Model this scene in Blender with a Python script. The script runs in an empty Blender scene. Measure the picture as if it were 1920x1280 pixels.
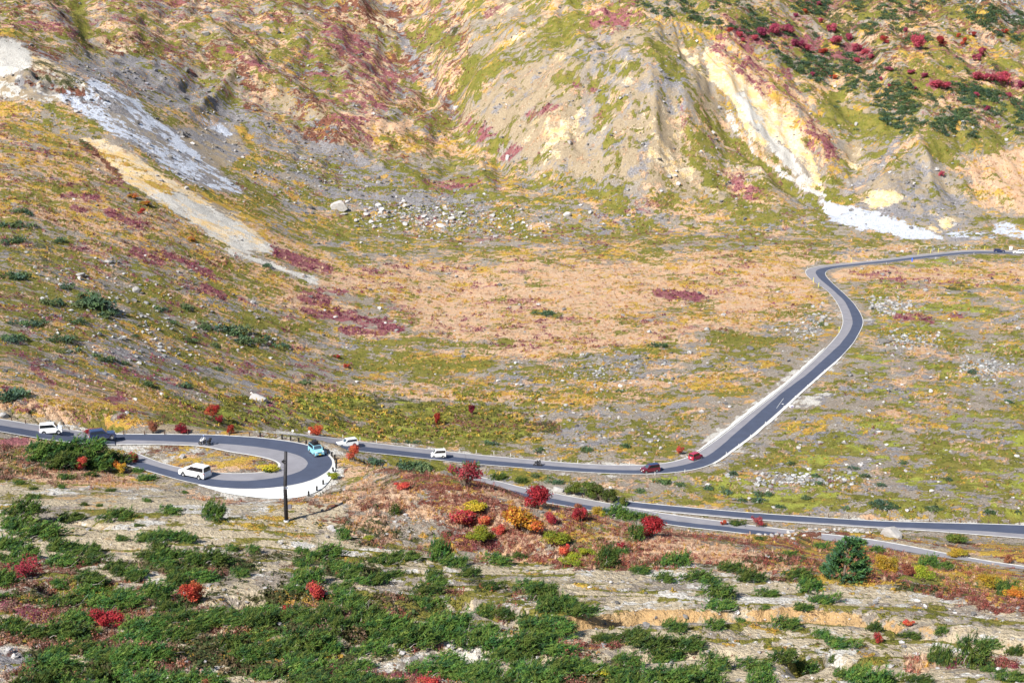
import bpy, bmesh, math, random
import numpy as np
from mathutils import Vector, Matrix

random.seed(7)
RNG = np.random.default_rng(11)
R = math.radians
scene = bpy.context.scene

# ---------------------------------------------------------------- camera
FPX = 2667.0                      # focal length in photograph pixels (50 mm)
PITCH = R(14.3)
CP, SP = math.cos(PITCH), math.sin(PITCH)
cam_d = bpy.data.cameras.new('camera')
cam_d.lens = FPX / 1920 * 36.0
cam_d.sensor_width = 36.0
cam_d.clip_start = 1.0
cam_d.clip_end = 6000.0
cam = bpy.data.objects.new('camera', cam_d)
scene.collection.objects.link(cam)
cam.location = (0, 0, 0)
cam.rotation_euler = (R(90) - PITCH, 0, 0)
scene.camera = cam

# ---------------------------------------------------------------- light
SUN_ELEV = R(41)
SUN_AZ = R(-140)                  # sun stands behind the camera's left shoulder (clockwise from +Y)
sdir = Vector((math.sin(SUN_AZ) * math.cos(SUN_ELEV), math.cos(SUN_AZ) * math.cos(SUN_ELEV), math.sin(SUN_ELEV)))
world = bpy.data.worlds.new('World')
scene.world = world
world.use_nodes = True
wn = world.node_tree
wn.nodes.clear()
w_out = wn.nodes.new('ShaderNodeOutputWorld')
w_bg = wn.nodes.new('ShaderNodeBackground')
w_sky = wn.nodes.new('ShaderNodeTexSky')
w_sky.sky_type = 'NISHITA'
w_sky.sun_disc = False
w_sky.sun_elevation = SUN_ELEV
w_sky.sun_rotation = SUN_AZ
w_sky.altitude = 1500
w_bg.inputs['Strength'].default_value = 0.07
wn.links.new(w_sky.outputs[0], w_bg.inputs[0])
wn.links.new(w_bg.outputs[0], w_out.inputs[0])
sun_d = bpy.data.lights.new('sun', 'SUN')
sun_d.energy = 4.8
sun_d.angle = R(0.5)
sun_d.color = (1.0, 0.955, 0.88)
sun = bpy.data.objects.new('sun', sun_d)
scene.collection.objects.link(sun)
sun.rotation_euler = (-sdir).to_track_quat('-Z', 'Y').to_euler()
scene.view_settings.view_transform = 'Standard'
scene.view_settings.look = 'None'
scene.view_settings.gamma = 1.0
scene.view_settings.exposure = 0.9
scene.cycles.max_bounces = 4
scene.cycles.diffuse_bounces = 2
scene.cycles.glossy_bounces = 2
scene.cycles.transparent_max_bounces = 4

# ---------------------------------------------------------------- helpers
COL = scene.collection


def link(name, me, parent=None, mats=()):
    o = bpy.data.objects.new(name, me)
    COL.objects.link(o)
    if parent is not None:
        o.parent = parent
    for m in mats:
        me.materials.append(m)
    return o


def empty(name, loc, rz=0.0):
    o = bpy.data.objects.new(name, None)
    COL.objects.link(o)
    o.empty_display_size = 0.5
    o.location = loc
    o.rotation_euler = (0, 0, rz)
    return o


def tag(o, label=None, cat=None, group=None, kind=None):
    if label: o['label'] = label
    if cat: o['category'] = cat
    if group: o['group'] = group
    if kind: o['kind'] = kind
    return o


def raw_mesh(name, verts, faces_flat, nper, smooth=False):
    """verts (n,3) array; faces_flat (m,nper) int array"""
    me = bpy.data.meshes.new(name)
    n, m = len(verts), len(faces_flat)
    me.vertices.add(n)
    me.vertices.foreach_set('co', np.ascontiguousarray(verts, dtype=np.float32).ravel())
    me.loops.add(m * nper)
    me.loops.foreach_set('vertex_index', np.ascontiguousarray(faces_flat, dtype=np.int32).ravel())
    me.polygons.add(m)
    me.polygons.foreach_set('loop_start', np.arange(0, m * nper, nper, dtype=np.int32))
    if smooth:
        me.polygons.foreach_set('use_smooth', np.ones(m, dtype=bool))
    me.update(calc_edges=True)
    return me


def color_attr(me, name, arr):
    a = me.color_attributes.new(name, 'FLOAT_COLOR', 'POINT')
    a.data.foreach_set('color', np.ascontiguousarray(arr, dtype=np.float32).ravel())


def _h(ix, iy, s):
    a = (ix.astype(np.int64) * 374761393 + iy.astype(np.int64) * 668265263 + s * 1013904223) & 0xffffffff
    a = ((a ^ (a >> 13)) * 1274126177) & 0xffffffff
    a = a ^ (a >> 16)
    return (a & 0xffffff) / float(0xffffff)


def vnoise(x, y, s=0):
    fx, fy = np.floor(x), np.floor(y)
    tx, ty = x - fx, y - fy
    tx = tx * tx * tx * (tx * (tx * 6 - 15) + 10)
    ty = ty * ty * ty * (ty * (ty * 6 - 15) + 10)
    a, b = _h(fx, fy, s), _h(fx + 1, fy, s)
    c, d = _h(fx, fy + 1, s), _h(fx + 1, fy + 1, s)
    return (a + (b - a) * tx) * (1 - ty) + (c + (d - c) * tx) * ty


def fbm(x, y, s=0, octv=4, gain=0.5):
    v, amp, tot = 0.0, 1.0, 0.0
    for k in range(octv):
        v = v + amp * (vnoise(x * 2 ** k + 17.3 * k, y * 2 ** k - 9.1 * k, s + k) - 0.5)
        tot += amp
        amp *= gain
    return v / tot * 2.0          # about -1..1


def gauss1(a, sig, axis):
    r = int(max(1, round(sig * 3)))
    k = np.exp(-0.5 * (np.arange(-r, r + 1) / sig) ** 2)
    k /= k.sum()
    pad = [(0, 0)] * a.ndim
    pad[axis] = (r, r)
    p = np.pad(a, pad, mode='edge')
    out = np.zeros_like(a)
    n = a.shape[axis]
    for i, w in enumerate(k):
        out += w * np.take(p, np.arange(i, i + n), axis=axis)
    return out


def sstep(a, b, x):
    t = np.clip((x - a) / (b - a), 0, 1)
    return t * t * (3 - 2 * t)


# pixel <-> ray.  X/Y (beta) and z/Y (tan of the elevation) are constant along a sight line
def ray(x, y):
    a = (np.asarray(x, float) - 960.0) / FPX
    b = (640.0 - np.asarray(y, float)) / FPX
    den = CP + b * SP
    return a / den, (-SP + b * CP) / den


def project(X, Y, Z):
    d = Y * CP - Z * SP
    u = Y * SP + Z * CP
    return 960.0 + FPX * X / d, 640.0 - FPX * u / d


def px_per_m(Y, Z):
    return FPX / (Y * CP - Z * SP)
# ================================================================ terrain
def c_y(pts):                      # (x, y, Y): seen at pixel (x,y), standing Y metres off
    out = []
    for x, y, Y in pts:
        b, t = ray(x, y)
        out.append((float(b), Y, Y * float(t)))
    return out


def c_z(pts):                      # (x, Y, z)
    return [((x - 960.0) / FPX * 0.985, Y, z) for x, Y, z in pts]


PL = -109.0


def c_p(pts, z=PL):                # (x, y) on the valley plain
    out = []
    for x, y in pts:
        b, t = ray(x, y)
        out.append((float(b), z / float(t), z))
    return out


CURVES = [
    c_y([(-300, 1500, 62), (2220, 1500, 62)]),
    c_y([(-300, 1280, 90), (0, 1280, 91), (600, 1280, 95), (1200, 1280, 97), (2220, 1280, 98)]),
    c_y([(-300, 1120, 122), (0, 1120, 122), (600, 1120, 126), (1200, 1150, 122), (1920, 1210, 112), (2220, 1220, 110)]),
    c_y([(-300, 925, 186), (0, 930, 184), (300, 945, 180), (540, 978, 173), (700, 1002, 170), (900, 1045, 166),
         (1300, 1056, 160), (1500, 1078, 150), (1700, 1102, 145), (1920, 1140, 136), (2220, 1150, 134)]),
    c_z([(-300, 196, -69.5), (0, 197, -70.5), (262, 201, -72.6), (420, 191, -72.6), (540, 191, -72.6), (600, 196, -72.6), (640, 203, -72.4)]) +
    c_y([(740, 935, 186), (860, 968, 178), (1000, 995, 175), (1300, 1022, 171), (1500, 1048, 170), (1700, 1075, 181), (1920, 1118, 177), (2220, 1140, 176)]),
    c_z([(-300, 222, -66.5), (0, 221, -68.4), (230, 227, -72.4), (480, 222.4, -72.6), (560, 219.5, -72.6), (618, 213, -72.7), (642, 207, -73.2)]) +
    c_y([(690, 869, 206), (760, 879, 198), (860, 894, 194), (950, 920, 193), (1000, 941, 193), (1100, 963, 194), (1200, 985, 198),
         (1300, 996, 196), (1400, 999, 197), (1490, 1001, 205)]) +
    c_z([(1565, 232, -94), (1700, 229, -94), (1920, 224, -94), (2220, 222, -94)]),
    c_z([(-300, 228, -64), (0, 228, -66.5), (230, 231, -71.5), (350, 244, -78), (470, 262, -90), (560, 276, -98), (640, 280, -102.3), (900, 277, -107.5), (1100, 268, -109),
         (1500, 262, -109), (1600, 262, -107.5), (1920, 262, -108), (2220, 262, -108)]),
    c_y([(-300, 600, 290), (0, 640, 286), (230, 718, 288), (350, 768, 290), (480, 800, 297), (640, 829, 311), (800, 845, 316)]) +
    c_p([(960, 850), (1200, 850), (2220, 850)]),
    c_y([(-300, 430, 410), (0, 455, 402), (200, 520, 400), (350, 585, 395), (500, 650, 392)]) +
    c_p([(650, 682), (800, 690), (2220, 690)]),
    c_y([(-300, 190, 570), (0, 205, 560), (150, 270, 540), (300, 380, 502), (430, 470, 482), (520, 505, 478), (600, 537, 476)]) +
    c_p([(850, 565), (1100, 560), (2220, 560)]),
    c_y([(-300, 60, 620), (0, 75, 612), (100, 120, 610), (200, 170, 602), (300, 250, 590), (450, 350, 580), (600, 420, 578), (800, 440, 582), (1000, 440, 590),
         (1250, 430, 606), (1500, 430, 608), (1750, 458, 598), (1920, 450, 605), (2220, 440, 615)]),
    c_y([(-300, 40, 650), (0, 45, 645), (200, 110, 660), (400, 180, 688), (640, 262, 690), (820, 272, 700), (900, 300, 675), (1000, 350, 640),
         (1250, 372, 634), (1450, 372, 640), (1600, 335, 662), (1750, 380, 640), (1920, 400, 642), (2220, 390, 650)]),
    c_y([(-300, 10, 710), (0, 15, 705), (200, 50, 730), (400, 85, 765), (640, 130, 785), (780, 150, 805), (900, 170, 745), (1050, 150, 708), (1230, 130, 694),
         (1350, 150, 708), (1500, 210, 722), (1700, 200, 728), (1920, 220, 732), (2220, 210, 740)]),
    c_y([(-300, -20, 780), (0, -20, 780), (200, -20, 820), (400, -20, 860), (640, -20, 890), (780, -20, 910), (900, 0, 850), (1050, 10, 805), (1230, 45, 765),
         (1350, 15, 805), (1500, 0, 860), (1700, -20, 880), (1920, -20, 900), (2220, -20, 910)]),
    c_y([(-300, -190, 980), (600, -190, 1060), (1200, -190, 1060), (2220, -190, 1130)]),
]
BETA = np.linspace(ray(-235, 640)[0], ray(2155, 640)[0], 800)
ROWS = np.concatenate([np.arange(55, 90, 0.7), np.arange(90, 205, 0.34), np.arange(205, 330, 0.55), np.arange(330, 600, 1.0),
                       np.arange(600, 910, 0.95), np.arange(910, 1130, 5.0)])
NB, NR = len(BETA), len(ROWS)
SIG = [10, 10, 12, 12, 6, 4, 6, 10, 12, 12, 12, 12, 12, 12, 20]
YK, ZK = [], []
for c, sg in zip(CURVES, SIG):
    c = sorted(c)
    b = np.array([p[0] for p in c])
    yk = gauss1(np.interp(BETA, b, [p[1] for p in c]), sg, 0)
    zk = gauss1(np.interp(BETA, b, [p[2] for p in c]), sg, 0)
    if YK:
        yk = np.maximum(yk, YK[-1] + 3.0)
    YK.append(yk)
    ZK.append(zk)
YK, ZK = np.array(YK), np.array(ZK)
H = np.empty((NR, NB))
for j in range(NB):
    H[:, j] = np.interp(ROWS, YK[:, j], ZK[:, j])
H = gauss1(H, 6.0, 0)
H = gauss1(H, 2.0, 1)
GX = ROWS[:, None] * BETA[None, :]
GY = np.repeat(ROWS[:, None], NB, 1)
YCUT = YK[6] - 6.0                 # where the near shoulder ends and the valley begins
NEAR = GY < YCUT[None, :]
# --- relief
nearw = 1 - sstep(175, 215, GY)
midw = sstep(225, 300, GY) * (1 - sstep(560, 640, GY))
farw = sstep(590, 680, GY)
hillw = midw * (1 - sstep(-0.17, -0.05, GX / GY))
H += nearw * (0.45 * fbm(GX / 9, GY / 7, 1, 4) + 0.10 * fbm(GX / 1.3, GY / 1.3, 5, 3))
H += (midw - hillw) * (0.9 * fbm(GX / 30, GY / 30, 9, 4) + 0.45 * fbm(GX / 6, GY / 6, 14, 3))
H += hillw * (1.3 * fbm(GX / 26, GY / 26, 19, 4) + 0.5 * fbm(GX / 5, GY / 5, 23, 3))
rid = 1 - np.abs(fbm(GX / 26, GY / 95, 31, 4))
H += farw * (8.0 * (rid - 0.75) + 2.6 * fbm(GX / 9, GY / 14, 36, 4))
# ribs that run down the central cone
ax, at = ray(1245, 40)
apx, apy = float(ax) * 765, 765.0
ang = np.arctan2(GX - apx, apy - GY)
rad = np.hypot(GX - apx, GY - apy)
H += farw * np.exp(-(rad / 150) ** 2) * 3.4 * fbm(ang * 7.0, rad / 160, 41, 3)
# soil creep terraces of the foreground
phase = GY / 6.2 + 0.9 * fbm(GX / 30, GY / 16, 51, 3) + GX * 0.012
saw = phase - np.floor(phase)
TERR = nearw * (1 - sstep(165, 180, GY))
RISER = np.exp(-((saw - 0.82) / 0.13) ** 2) * TERR
H += TERR * 0.95 * (np.where(saw < 0.78, saw / 0.78, (1 - saw) / 0.22) - 0.5)
# erosion gully with the bare ochre wall
gl = [(1030, 1172), (1080, 1150), (1180, 1142), (1280, 1142), (1380, 1140), (1450, 1136), (1530, 1142), (1650, 1158), (1780, 1178), (1900, 1200), (1990, 1215)]


def raw_hit(x, y):
    b, t = ray(x, y)
    j = int(np.clip(np.searchsorted(BETA, b), 1, NB - 1))
    prof = np.maximum.accumulate(H[:, j] / ROWS)
    i = int(np.searchsorted(prof, t))
    return float(b), ROWS[min(i, NR - 1)]


gp = [raw_hit(*p) for p in gl]
gb = np.array([p[0] for p in gp])
gY = gauss1(np.interp(BETA, gb, [p[1] for p in gp]), 6, 0) + 0.7 * fbm(BETA * 90, BETA * 0, 61, 3)
gs = sstep(gb[0], gb[0] + 0.012, BETA) * (1 - sstep(gb[-1] - 0.01, gb[-1], BETA))
v = gY[None, :] - GY
GUL = sstep(-0.6, 2.2, v) * (1 - sstep(3.0, 9.0, v)) * gs[None, :]
H -= GUL * (1.6 + 0.9 * fbm(GX / 7, GY / 5, 66, 4) + 0.3 * fbm(GX / 1.6, GY / 2, 68, 3))
WALL = sstep(-0.6, 0.3, v) * (1 - sstep(2.0, 3.0, v)) * gs[None, :]
# shorter hollows added between the pine mats so the gaps fall into shade
for gpts, gdep in [([(790, 1122), (880, 1120), (960, 1135), (1030, 1160)], 2.0), ([(90, 1232), (200, 1246), (300, 1262), (400, 1285)], 2.4), ([(300, 1178), (400, 1172), (500, 1182)], 1.7),
                   ([(430, 1118), (540, 1112), (640, 1120)], 1.6), ([(60, 1090), (160, 1098), (240, 1104)], 1.5), ([(840, 1222), (960, 1214), (1080, 1232)], 1.7), ([(1480, 1232), (1560, 1226), (1640, 1240)], 1.8),
                   ([(1180, 1222), (1290, 1212), (1400, 1226)], 1.3), ([(640, 1190), (740, 1180), (830, 1188)], 1.4), ([(20, 975), (110, 968), (200, 976)], 1.0), ([(690, 1062), (780, 1068), (850, 1078)], 1.2)]:
    q_ = [raw_hit(*p) for p in gpts]
    qb = np.array([p[0] for p in q_])
    qY = np.interp(BETA, qb, [p[1] for p in q_]) + .6 * fbm(BETA * 80, BETA * 0 + gpts[0][0], 63, 3)
    qs = sstep(qb[0] - 0.008, qb[0] + 0.012, BETA) * (1 - sstep(qb[-1] - 0.012, qb[-1] + 0.008, BETA))
    vq = qY[None, :] - GY
    H -= sstep(-0.2, 1.3, vq) * (1 - sstep(2.2, 6.5, vq)) * qs[None, :] * gdep
# ridges and gullies of the far slopes
def crease(pts_, h, w, sharp=1.0):
    W_ = []
    for x, y in pts_:
        b, Y = raw_hit(x, y)
        W_.append((b * Y, Y))
    d = np.full(H.shape, 1e9)
    for (x1, y1), (x2, y2) in zip(W_[:-1], W_[1:]):
        L2 = (x2 - x1) ** 2 + (y2 - y1) ** 2 + 1e-9
        t = np.clip(((GX - x1) * (x2 - x1) + (GY - y1) * (y2 - y1)) / L2, 0, 1)
        d = np.minimum(d, np.hypot(GX - x1 - t * (x2 - x1), GY - y1 - t * (y2 - y1)))
    d = d * (1 + .25 * fbm(GX / 12, GY / 12, 95, 3))
    return h * np.exp(-(np.abs(d) / w) ** (1.6 * sharp))


C_ = crease([(395, 60), (480, 150), (560, 195), (630, 250)], 7.5, 13) + crease([(640, -30), (690, 50), (735, 60)], 6, 12)
C_ += crease([(560, 40), (640, 150), (700, 240)], 6, 18) - crease([(735, 0), (770, 110), (825, 175), (860, 240), (930, 295)], 7, 13)
C_ += crease([(60, -20), (110, 60)], 5, 14) + crease([(210, -10), (260, 70)], 5, 16) - crease([(150, 0), (160, 70)], 4, 10)
C_ += crease([(1050, 0), (980, 70), (900, 160)], 6, 16) - crease([(1280, 90), (1380, 250), (1480, 335), (1560, 372)], 7, 9)
C_ += crease([(1240, 75), (1190, 180), (1180, 300)], 7, 22) + crease([(1100, 120), (1020, 240)], 5, 16) - crease([(1130, 150), (1090, 270)], 4, 10)
C_ += crease([(1310, 60), (1420, 150), (1530, 270)], 5, 9) - crease([(1560, 130), (1600, 240), (1590, 350)], 6, 12)
C_ += crease([(1780, 250), (1720, 300), (1660, 350)], 6, 16) + crease([(1650, 40), (1700, 130)], 5, 20) + crease([(1880, -10), (1840, 40)], 9, 16) - crease([(1560, 20), (1600, 100)], 4, 16)
H += C_ * sstep(540, 600, GY)
OUT_ = crease([(40, 150), (100, 165), (175, 182)], 1.0, 13)
_b, _y = raw_hit(800, 955)
H += 2.8 * np.exp(-((GX - _b * _y) / 26) ** 2 - ((GY - 181) / 10.0) ** 2)
H += OUT_ * (3.0 * fbm(GX / 6, GY / 6, 97, 4) + 2.0)
H += 1.2 * crease([(640, 390), (760, 405), (900, 425)], 1.0, 30) * fbm(GX / 5, GY / 5, 98, 3)
# low mound that carries the rock heap beside the lower road
hb_, hy_ = raw_hit(1575, 992)
hc_, hd_ = raw_hit(1478, 1001)
H += 1.7 * np.exp(-((GX - hc_ * 262) / 6.5) ** 2 - ((GY - 262) / 3.5) ** 2)
H += 2.0 * np.exp(-((GX - hb_ * hy_) / 17) ** 2 - ((GY - 259.5) / 4.0) ** 2)
# ================================================================ roads
def unproj(pts, zf):
    out = []
    for x, y in pts:
        b, t = ray(x, y)
        z = zf(x) if callable(zf) else zf
        Y = z / float(t)
        out.append((float(b) * Y, Y, z))
    return np.array(out)


def resample(P, n, mids=None):
    P = np.asarray(P, float)
    d = np.r_[0, np.cumsum(np.hypot(np.diff(P[:, 0]), np.diff(P[:, 1])))]
    s = np.linspace(0, d[-1], n)
    q = np.stack([np.interp(s, d, P[:, k]) for k in range(3)], 1)
    sg = max(1.0, n / len(P) * 0.35)
    q2 = q.copy()
    for k in range(3):
        q2[:, k] = gauss1(q[:, k], sg, 0)
    q2[0], q2[-1] = q[0], q[-1]
    return q2


ZH = -72.6
zfar = lambda x: float(np.interp(x, [440, 640, 900, 1010], [-92.0, -102.6, -108.2, PL + 0.1]))
hair_o = [(228, 868), (283, 883), (333, 898), (400, 913), (467, 917), (533, 912), (583, 902), (617, 883), (627, 867), (617, 853), (593, 838), (550, 828),
          (483, 820), (400, 815), (300, 814), (217, 814)]
hair_m = [(236, 856), (285, 872), (333, 885), (400, 899), (467, 902), (533, 893), (567, 883), (581, 870), (572, 857), (548, 849), (533, 845), (483, 837),
          (417, 831), (367, 829), (300, 826), (217, 824)]
hair_i = [(246, 846), (300, 867), (337, 877), (400, 886), (450, 888), (500, 885), (524, 878), (531, 872), (522, 863), (490, 855), (460, 850), (433, 846),
          (393, 837), (367, 834), (300, 832), (217, 832)]
far_l = [(440, 812), (520, 812), (600, 818), (632, 822), (684, 829), (737, 835), (811, 843), (874, 851), (1000, 862), (1083, 869.6), (1180, 873), (1220, 872.5), (1247, 870), (1280, 862.5),
         (1300, 855), (1320, 842), (1356, 816), (1403, 778), (1450, 742.5), (1497, 703), (1537, 666), (1559, 642.5), (1575, 624), (1582, 605), (1580, 589), (1572, 570.6),
         (1559, 552), (1544, 539), (1525, 527), (1512, 516), (1509, 507), (1518, 501.5), (1544, 497.5), (1575, 495), (1622, 490), (1671, 484.7), (1712, 479), (1752, 474.7),
         (1806, 469.5), (1834, 469), (1866, 470), (1940, 472.5), (2060, 476)]
far_m = [(440, 820), (520, 821), (600, 827.5), (632, 831), (684, 837.5), (748, 844), (811, 851.5), (874, 859), (1000, 870), (1083, 877.5), (1180, 882), (1225, 881.5), (1247, 879), (1280, 873),
         (1313, 864), (1338, 848), (1387, 805), (1419, 777), (1466, 736), (1512, 703), (1544, 674), (1575, 646), (1594, 620.6), (1600, 605), (1595, 586), (1584, 564),
         (1559, 541), (1538, 524), (1527, 511), (1531, 504), (1553, 500), (1578, 497.5), (1622, 493), (1671, 488), (1712, 482.5), (1752, 478.3),
         (1806, 472.6), (1834, 471.6), (1866, 472.2), (1940, 474.5), (2060, 478)]
far_r = [(440, 829), (520, 830), (600, 837), (684, 846.5), (748, 853), (811, 860), (874, 867.6), (1000, 877.5), (1083, 884), (1180, 888), (1213, 888.5), (1247, 887), (1272, 884.6), (1297, 881),
         (1320, 877), (1340, 868), (1362, 850), (1403, 820.6), (1450, 780), (1481, 752), (1512, 724), (1544, 695.6), (1575, 670), (1600, 642.5), (1615.6, 614), (1619, 602), (1612.5, 586),
         (1600, 567.5), (1581, 549), (1562.5, 533), (1548, 518), (1545, 511), (1551, 505.5), (1566, 502), (1584, 500), (1622, 496), (1671, 491.5), (1712, 486.5), (1752, 482),
         (1806, 476), (1834, 474.5), (1866, 474.8), (1940, 477), (2060, 480)]
ra_t = [(880, 889), (907, 896), (945, 905), (982, 915), (1034, 924), (1076, 932), (1132, 942), (1189, 953), (1245, 963), (1287, 969), (1344, 976), (1396, 983), (1436, 988.5), (1490, 995)]
ra_m = [(880, 899), (907, 906), (945, 915), (982, 925), (1034, 934), (1076, 942), (1146, 955), (1203, 966), (1273, 978), (1344, 985), (1396, 991), (1436, 996), (1490, 1002)]
ra_b = [(880, 908), (907, 915), (945, 924), (982, 934), (1034, 943), (1076, 950), (1146, 963), (1203, 974), (1273, 985.5), (1344, 993), (1396, 999), (1436, 1004), (1490, 1010)]
rb_t = [(1150, 936.5), (1175, 940), (1231, 946), (1287, 951), (1400, 961), (1535, 970), (1644, 977), (1779, 980.6), (1861, 982.5), (1920, 984.6), (2060, 990)]
rb_m = [(1150, 944.5), (1175, 948.5), (1231, 955), (1287, 960), (1400, 970.5), (1535, 979.5), (1644, 986.5), (1752, 991), (1806, 993.5), (1861, 996.5), (1920, 1001), (2060, 1010)]
rb_b = [(1150, 946.5), (1175, 950.5), (1231, 957), (1287, 962), (1400, 972.5), (1535, 981.5), (1644, 988.5), (1752, 994.5), (1806, 999), (1861, 1003.5), (1920, 1008), (2060, 1018)]
rc_t = [(1540, 1001), (1617, 1009), (1698, 1022.6), (1779, 1039), (1861, 1054), (1920, 1062), (2060, 1080)]
rc_m = [(1540, 1011), (1617, 1019.5), (1698, 1033), (1779, 1048), (1861, 1062), (1920, 1073), (2060, 1092)]
rc_b = [(1540, 1018), (1617, 1027), (1698, 1041), (1779, 1056), (1861, 1071), (1920, 1085), (2060, 1106)]
zd = lambda x: float(np.interp(x, [-200, 0, 215, 300], [-66.0, -68.2, -72.5, -72.6]))
rd_t = [(-150, 768), (0, 786), (77, 799), (130, 807), (190, 813.5), (216, 814)]
rd_m = [(-150, 778), (0, 797), (77, 810), (130, 818), (190, 823.5), (216, 824)]
rd_b = [(-150, 788), (0, 808), (77, 822), (130, 829), (190, 833), (216, 833)]
ROADS = []


def road_set(kind, L, M, Rr, zf, n, dark_first):
    ROADS.append((kind, resample(unproj(L, zf), n), resample(unproj(M, zf), n), resample(unproj(Rr, zf), n), dark_first))


road_set('road', hair_o, hair_m, hair_i, ZH, 150, True)
road_set('road', far_l, far_m, far_r, zfar, 360, False)
road_set('road', ra_t, ra_m, ra_b, PL + 0.1, 90, False)
road_set('road', rb_t, rb_m, rb_b, PL + 0.1, 110, True)
road_set('road', rc_t, rc_m, rc_b, -94.0, 70, False)
road_set('road', rd_t, rd_m, rd_b, zd, 70, False)
AP_O = resample(unproj([(372, 908), (400, 913), (467, 917), (533, 912), (583, 902), (617, 883), (627, 868)], ZH), 60)
AP_F = resample(unproj([(372, 909), (420, 924), (490, 934), (555, 935), (602, 920), (627, 889), (631, 868)], ZH), 60)
# world raster of road heights, grown outwards, to bed the terrain under the roads
CELL = 0.6
X0, Y0 = -330.0, 150.0
NXC, NYC = int(700 / CELL), int(480 / CELL)
RZ = np.full((NYC, NXC), np.nan)
RW = np.zeros((NYC, NXC))
for _, L, M, Q, _d in ROADS + [('apron', AP_O, AP_O, AP_F, True)]:
    for s in np.linspace(-0.08, 1.08, 34):
        P = L + (Q - L) * s
        for f in (0.0, 0.33, 0.66):
            PP = P[:-1] + (P[1:] - P[:-1]) * f
            ci = ((PP[:, 0] - X0) / CELL).astype(int)
            ri = ((PP[:, 1] - Y0) / CELL).astype(int)
            ok = (ci >= 0) & (ci < NXC) & (ri >= 0) & (ri < NYC)
            RZ[ri[ok], ci[ok]] = PP[ok, 2]
RW[~np.isnan(RZ)] = 1.0
for it in range(9):
    w = 1.0 if it < 2 else 1.0 - (it - 1) / 8.0
    nan = np.isnan(RZ)
    acc = np.zeros_like(RZ)
    cnt = np.zeros_like(RZ)
    for dy, dx in ((0, 1), (0, -1), (1, 0), (-1, 0), (1, 1), (-1, -1), (1, -1), (-1, 1)):
        sh = np.roll(np.roll(RZ, dy, 0), dx, 1)
        g = ~np.isnan(sh)
        acc[g] += sh[g]
        cnt[g] += 1
    new = nan & (cnt > 0)
    RZ[new] = acc[new] / cnt[new]
    RW[new] = w
ci = ((GX - X0) / CELL).astype(int)
ri = ((GY - Y0) / CELL).astype(int)
ok = (ci >= 0) & (ci < NXC) & (ri >= 0) & (ri < NYC)
wz = np.zeros_like(H)
tz = np.zeros_like(H)
wz[ok] = RW[ri[ok], ci[ok]]
tz[ok] = np.nan_to_num(RZ[ri[ok], ci[ok]])
wz = sstep(0, 1, wz)
H = H * (1 - wz) + (tz - 0.14) * wz
ROADW = wz
RUN = np.maximum.accumulate(H / GY, axis=0)      # horizon angle so far, for sight lines


def hit(x, y):
    """first ground point on the sight line of pixel (x, y): arrays in, X,Y,Z out"""
    x = np.atleast_1d(np.asarray(x, float))
    y = np.atleast_1d(np.asarray(y, float))
    b, t = ray(x, y)
    j = np.clip(np.round((b - BETA[0]) / (BETA[-1] - BETA[0]) * (NB - 1)).astype(int), 0, NB - 1)
    out = np.empty(len(x))
    order = np.argsort(j)
    js = j[order]
    st = np.flatnonzero(np.r_[True, js[1:] != js[:-1]])
    en = np.r_[st[1:], len(js)]
    for a, e in zip(st, en):
        idx = order[a:e]
        col = RUN[:, js[a]]
        i = np.clip(np.searchsorted(col, t[idx]), 1, NR - 1)
        c0, c1 = col[i - 1], col[i]
        f = np.clip((t[idx] - c0) / np.maximum(c1 - c0, 1e-9), 0, 1)
        out[idx] = ROWS[i - 1] + (ROWS[i] - ROWS[i - 1]) * f
    return b * out, out, ground(b * out, out)


def ground(X, Y):
    X = np.asarray(X, float)
    Y = np.asarray(Y, float)
    fj = np.clip((X / Y - BETA[0]) / (BETA[1] - BETA[0]), 0, NB - 1.001)
    fi = np.clip(np.interp(Y, ROWS, np.arange(NR)), 0, NR - 1.001)
    i, j = fi.astype(int), fj.astype(int)
    a, b = fi - i, fj - j
    return (H[i, j] * (1 - a) * (1 - b) + H[i + 1, j] * a * (1 - b) + H[i, j + 1] * (1 - a) * b + H[i + 1, j + 1] * a * b)


def grid_at(A, X, Y):
    j = np.clip(np.round((X / Y - BETA[0]) / (BETA[1] - BETA[0])), 0, NB - 1).astype(int)
    i = np.clip(np.round(np.interp(Y, ROWS, np.arange(NR))), 0, NR - 1).astype(int)
    return A[i, j]
# ================================================================ what grows or lies where
CLS = ['moss', 'grass', 'gold', 'crim', 'white', 'ochre', 'dark', 'rust', 'scree', 'sand', 'ice', 'lime']
CI = {c: i for i, c in enumerate(CLS)}
RS = 4.0
RX0, RY0 = -260.0, -220.0
RNX, RNY = 615, 400
rx = RX0 + RS * (np.arange(RNX) + 0.5)
ry = RY0 + RS * (np.arange(RNY) + 0.5)
RXX, RYY = np.meshgrid(rx, ry)
COVER = {'far': np.zeros((len(CLS), RNY, RNX)), 'near': np.zeros((len(CLS), RNY, RNX))}


def _apply(layer, m, vals):
    A = COVER[layer]
    for c, val in vals.items():
        if val <= 0:
            A[CI[c]] *= (1 - m)
        elif val >= 2:                               # 2.x = replace everything else by this
            for k in range(len(CLS)):
                A[k] *= (1 - m)
            A[CI[c]] = np.maximum(A[CI[c]], m * (val - 2 + 0.0001 if val < 3 else 1.0))
        else:
            A[CI[c]] = A[CI[c]] * (1 - m) + val * m


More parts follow.
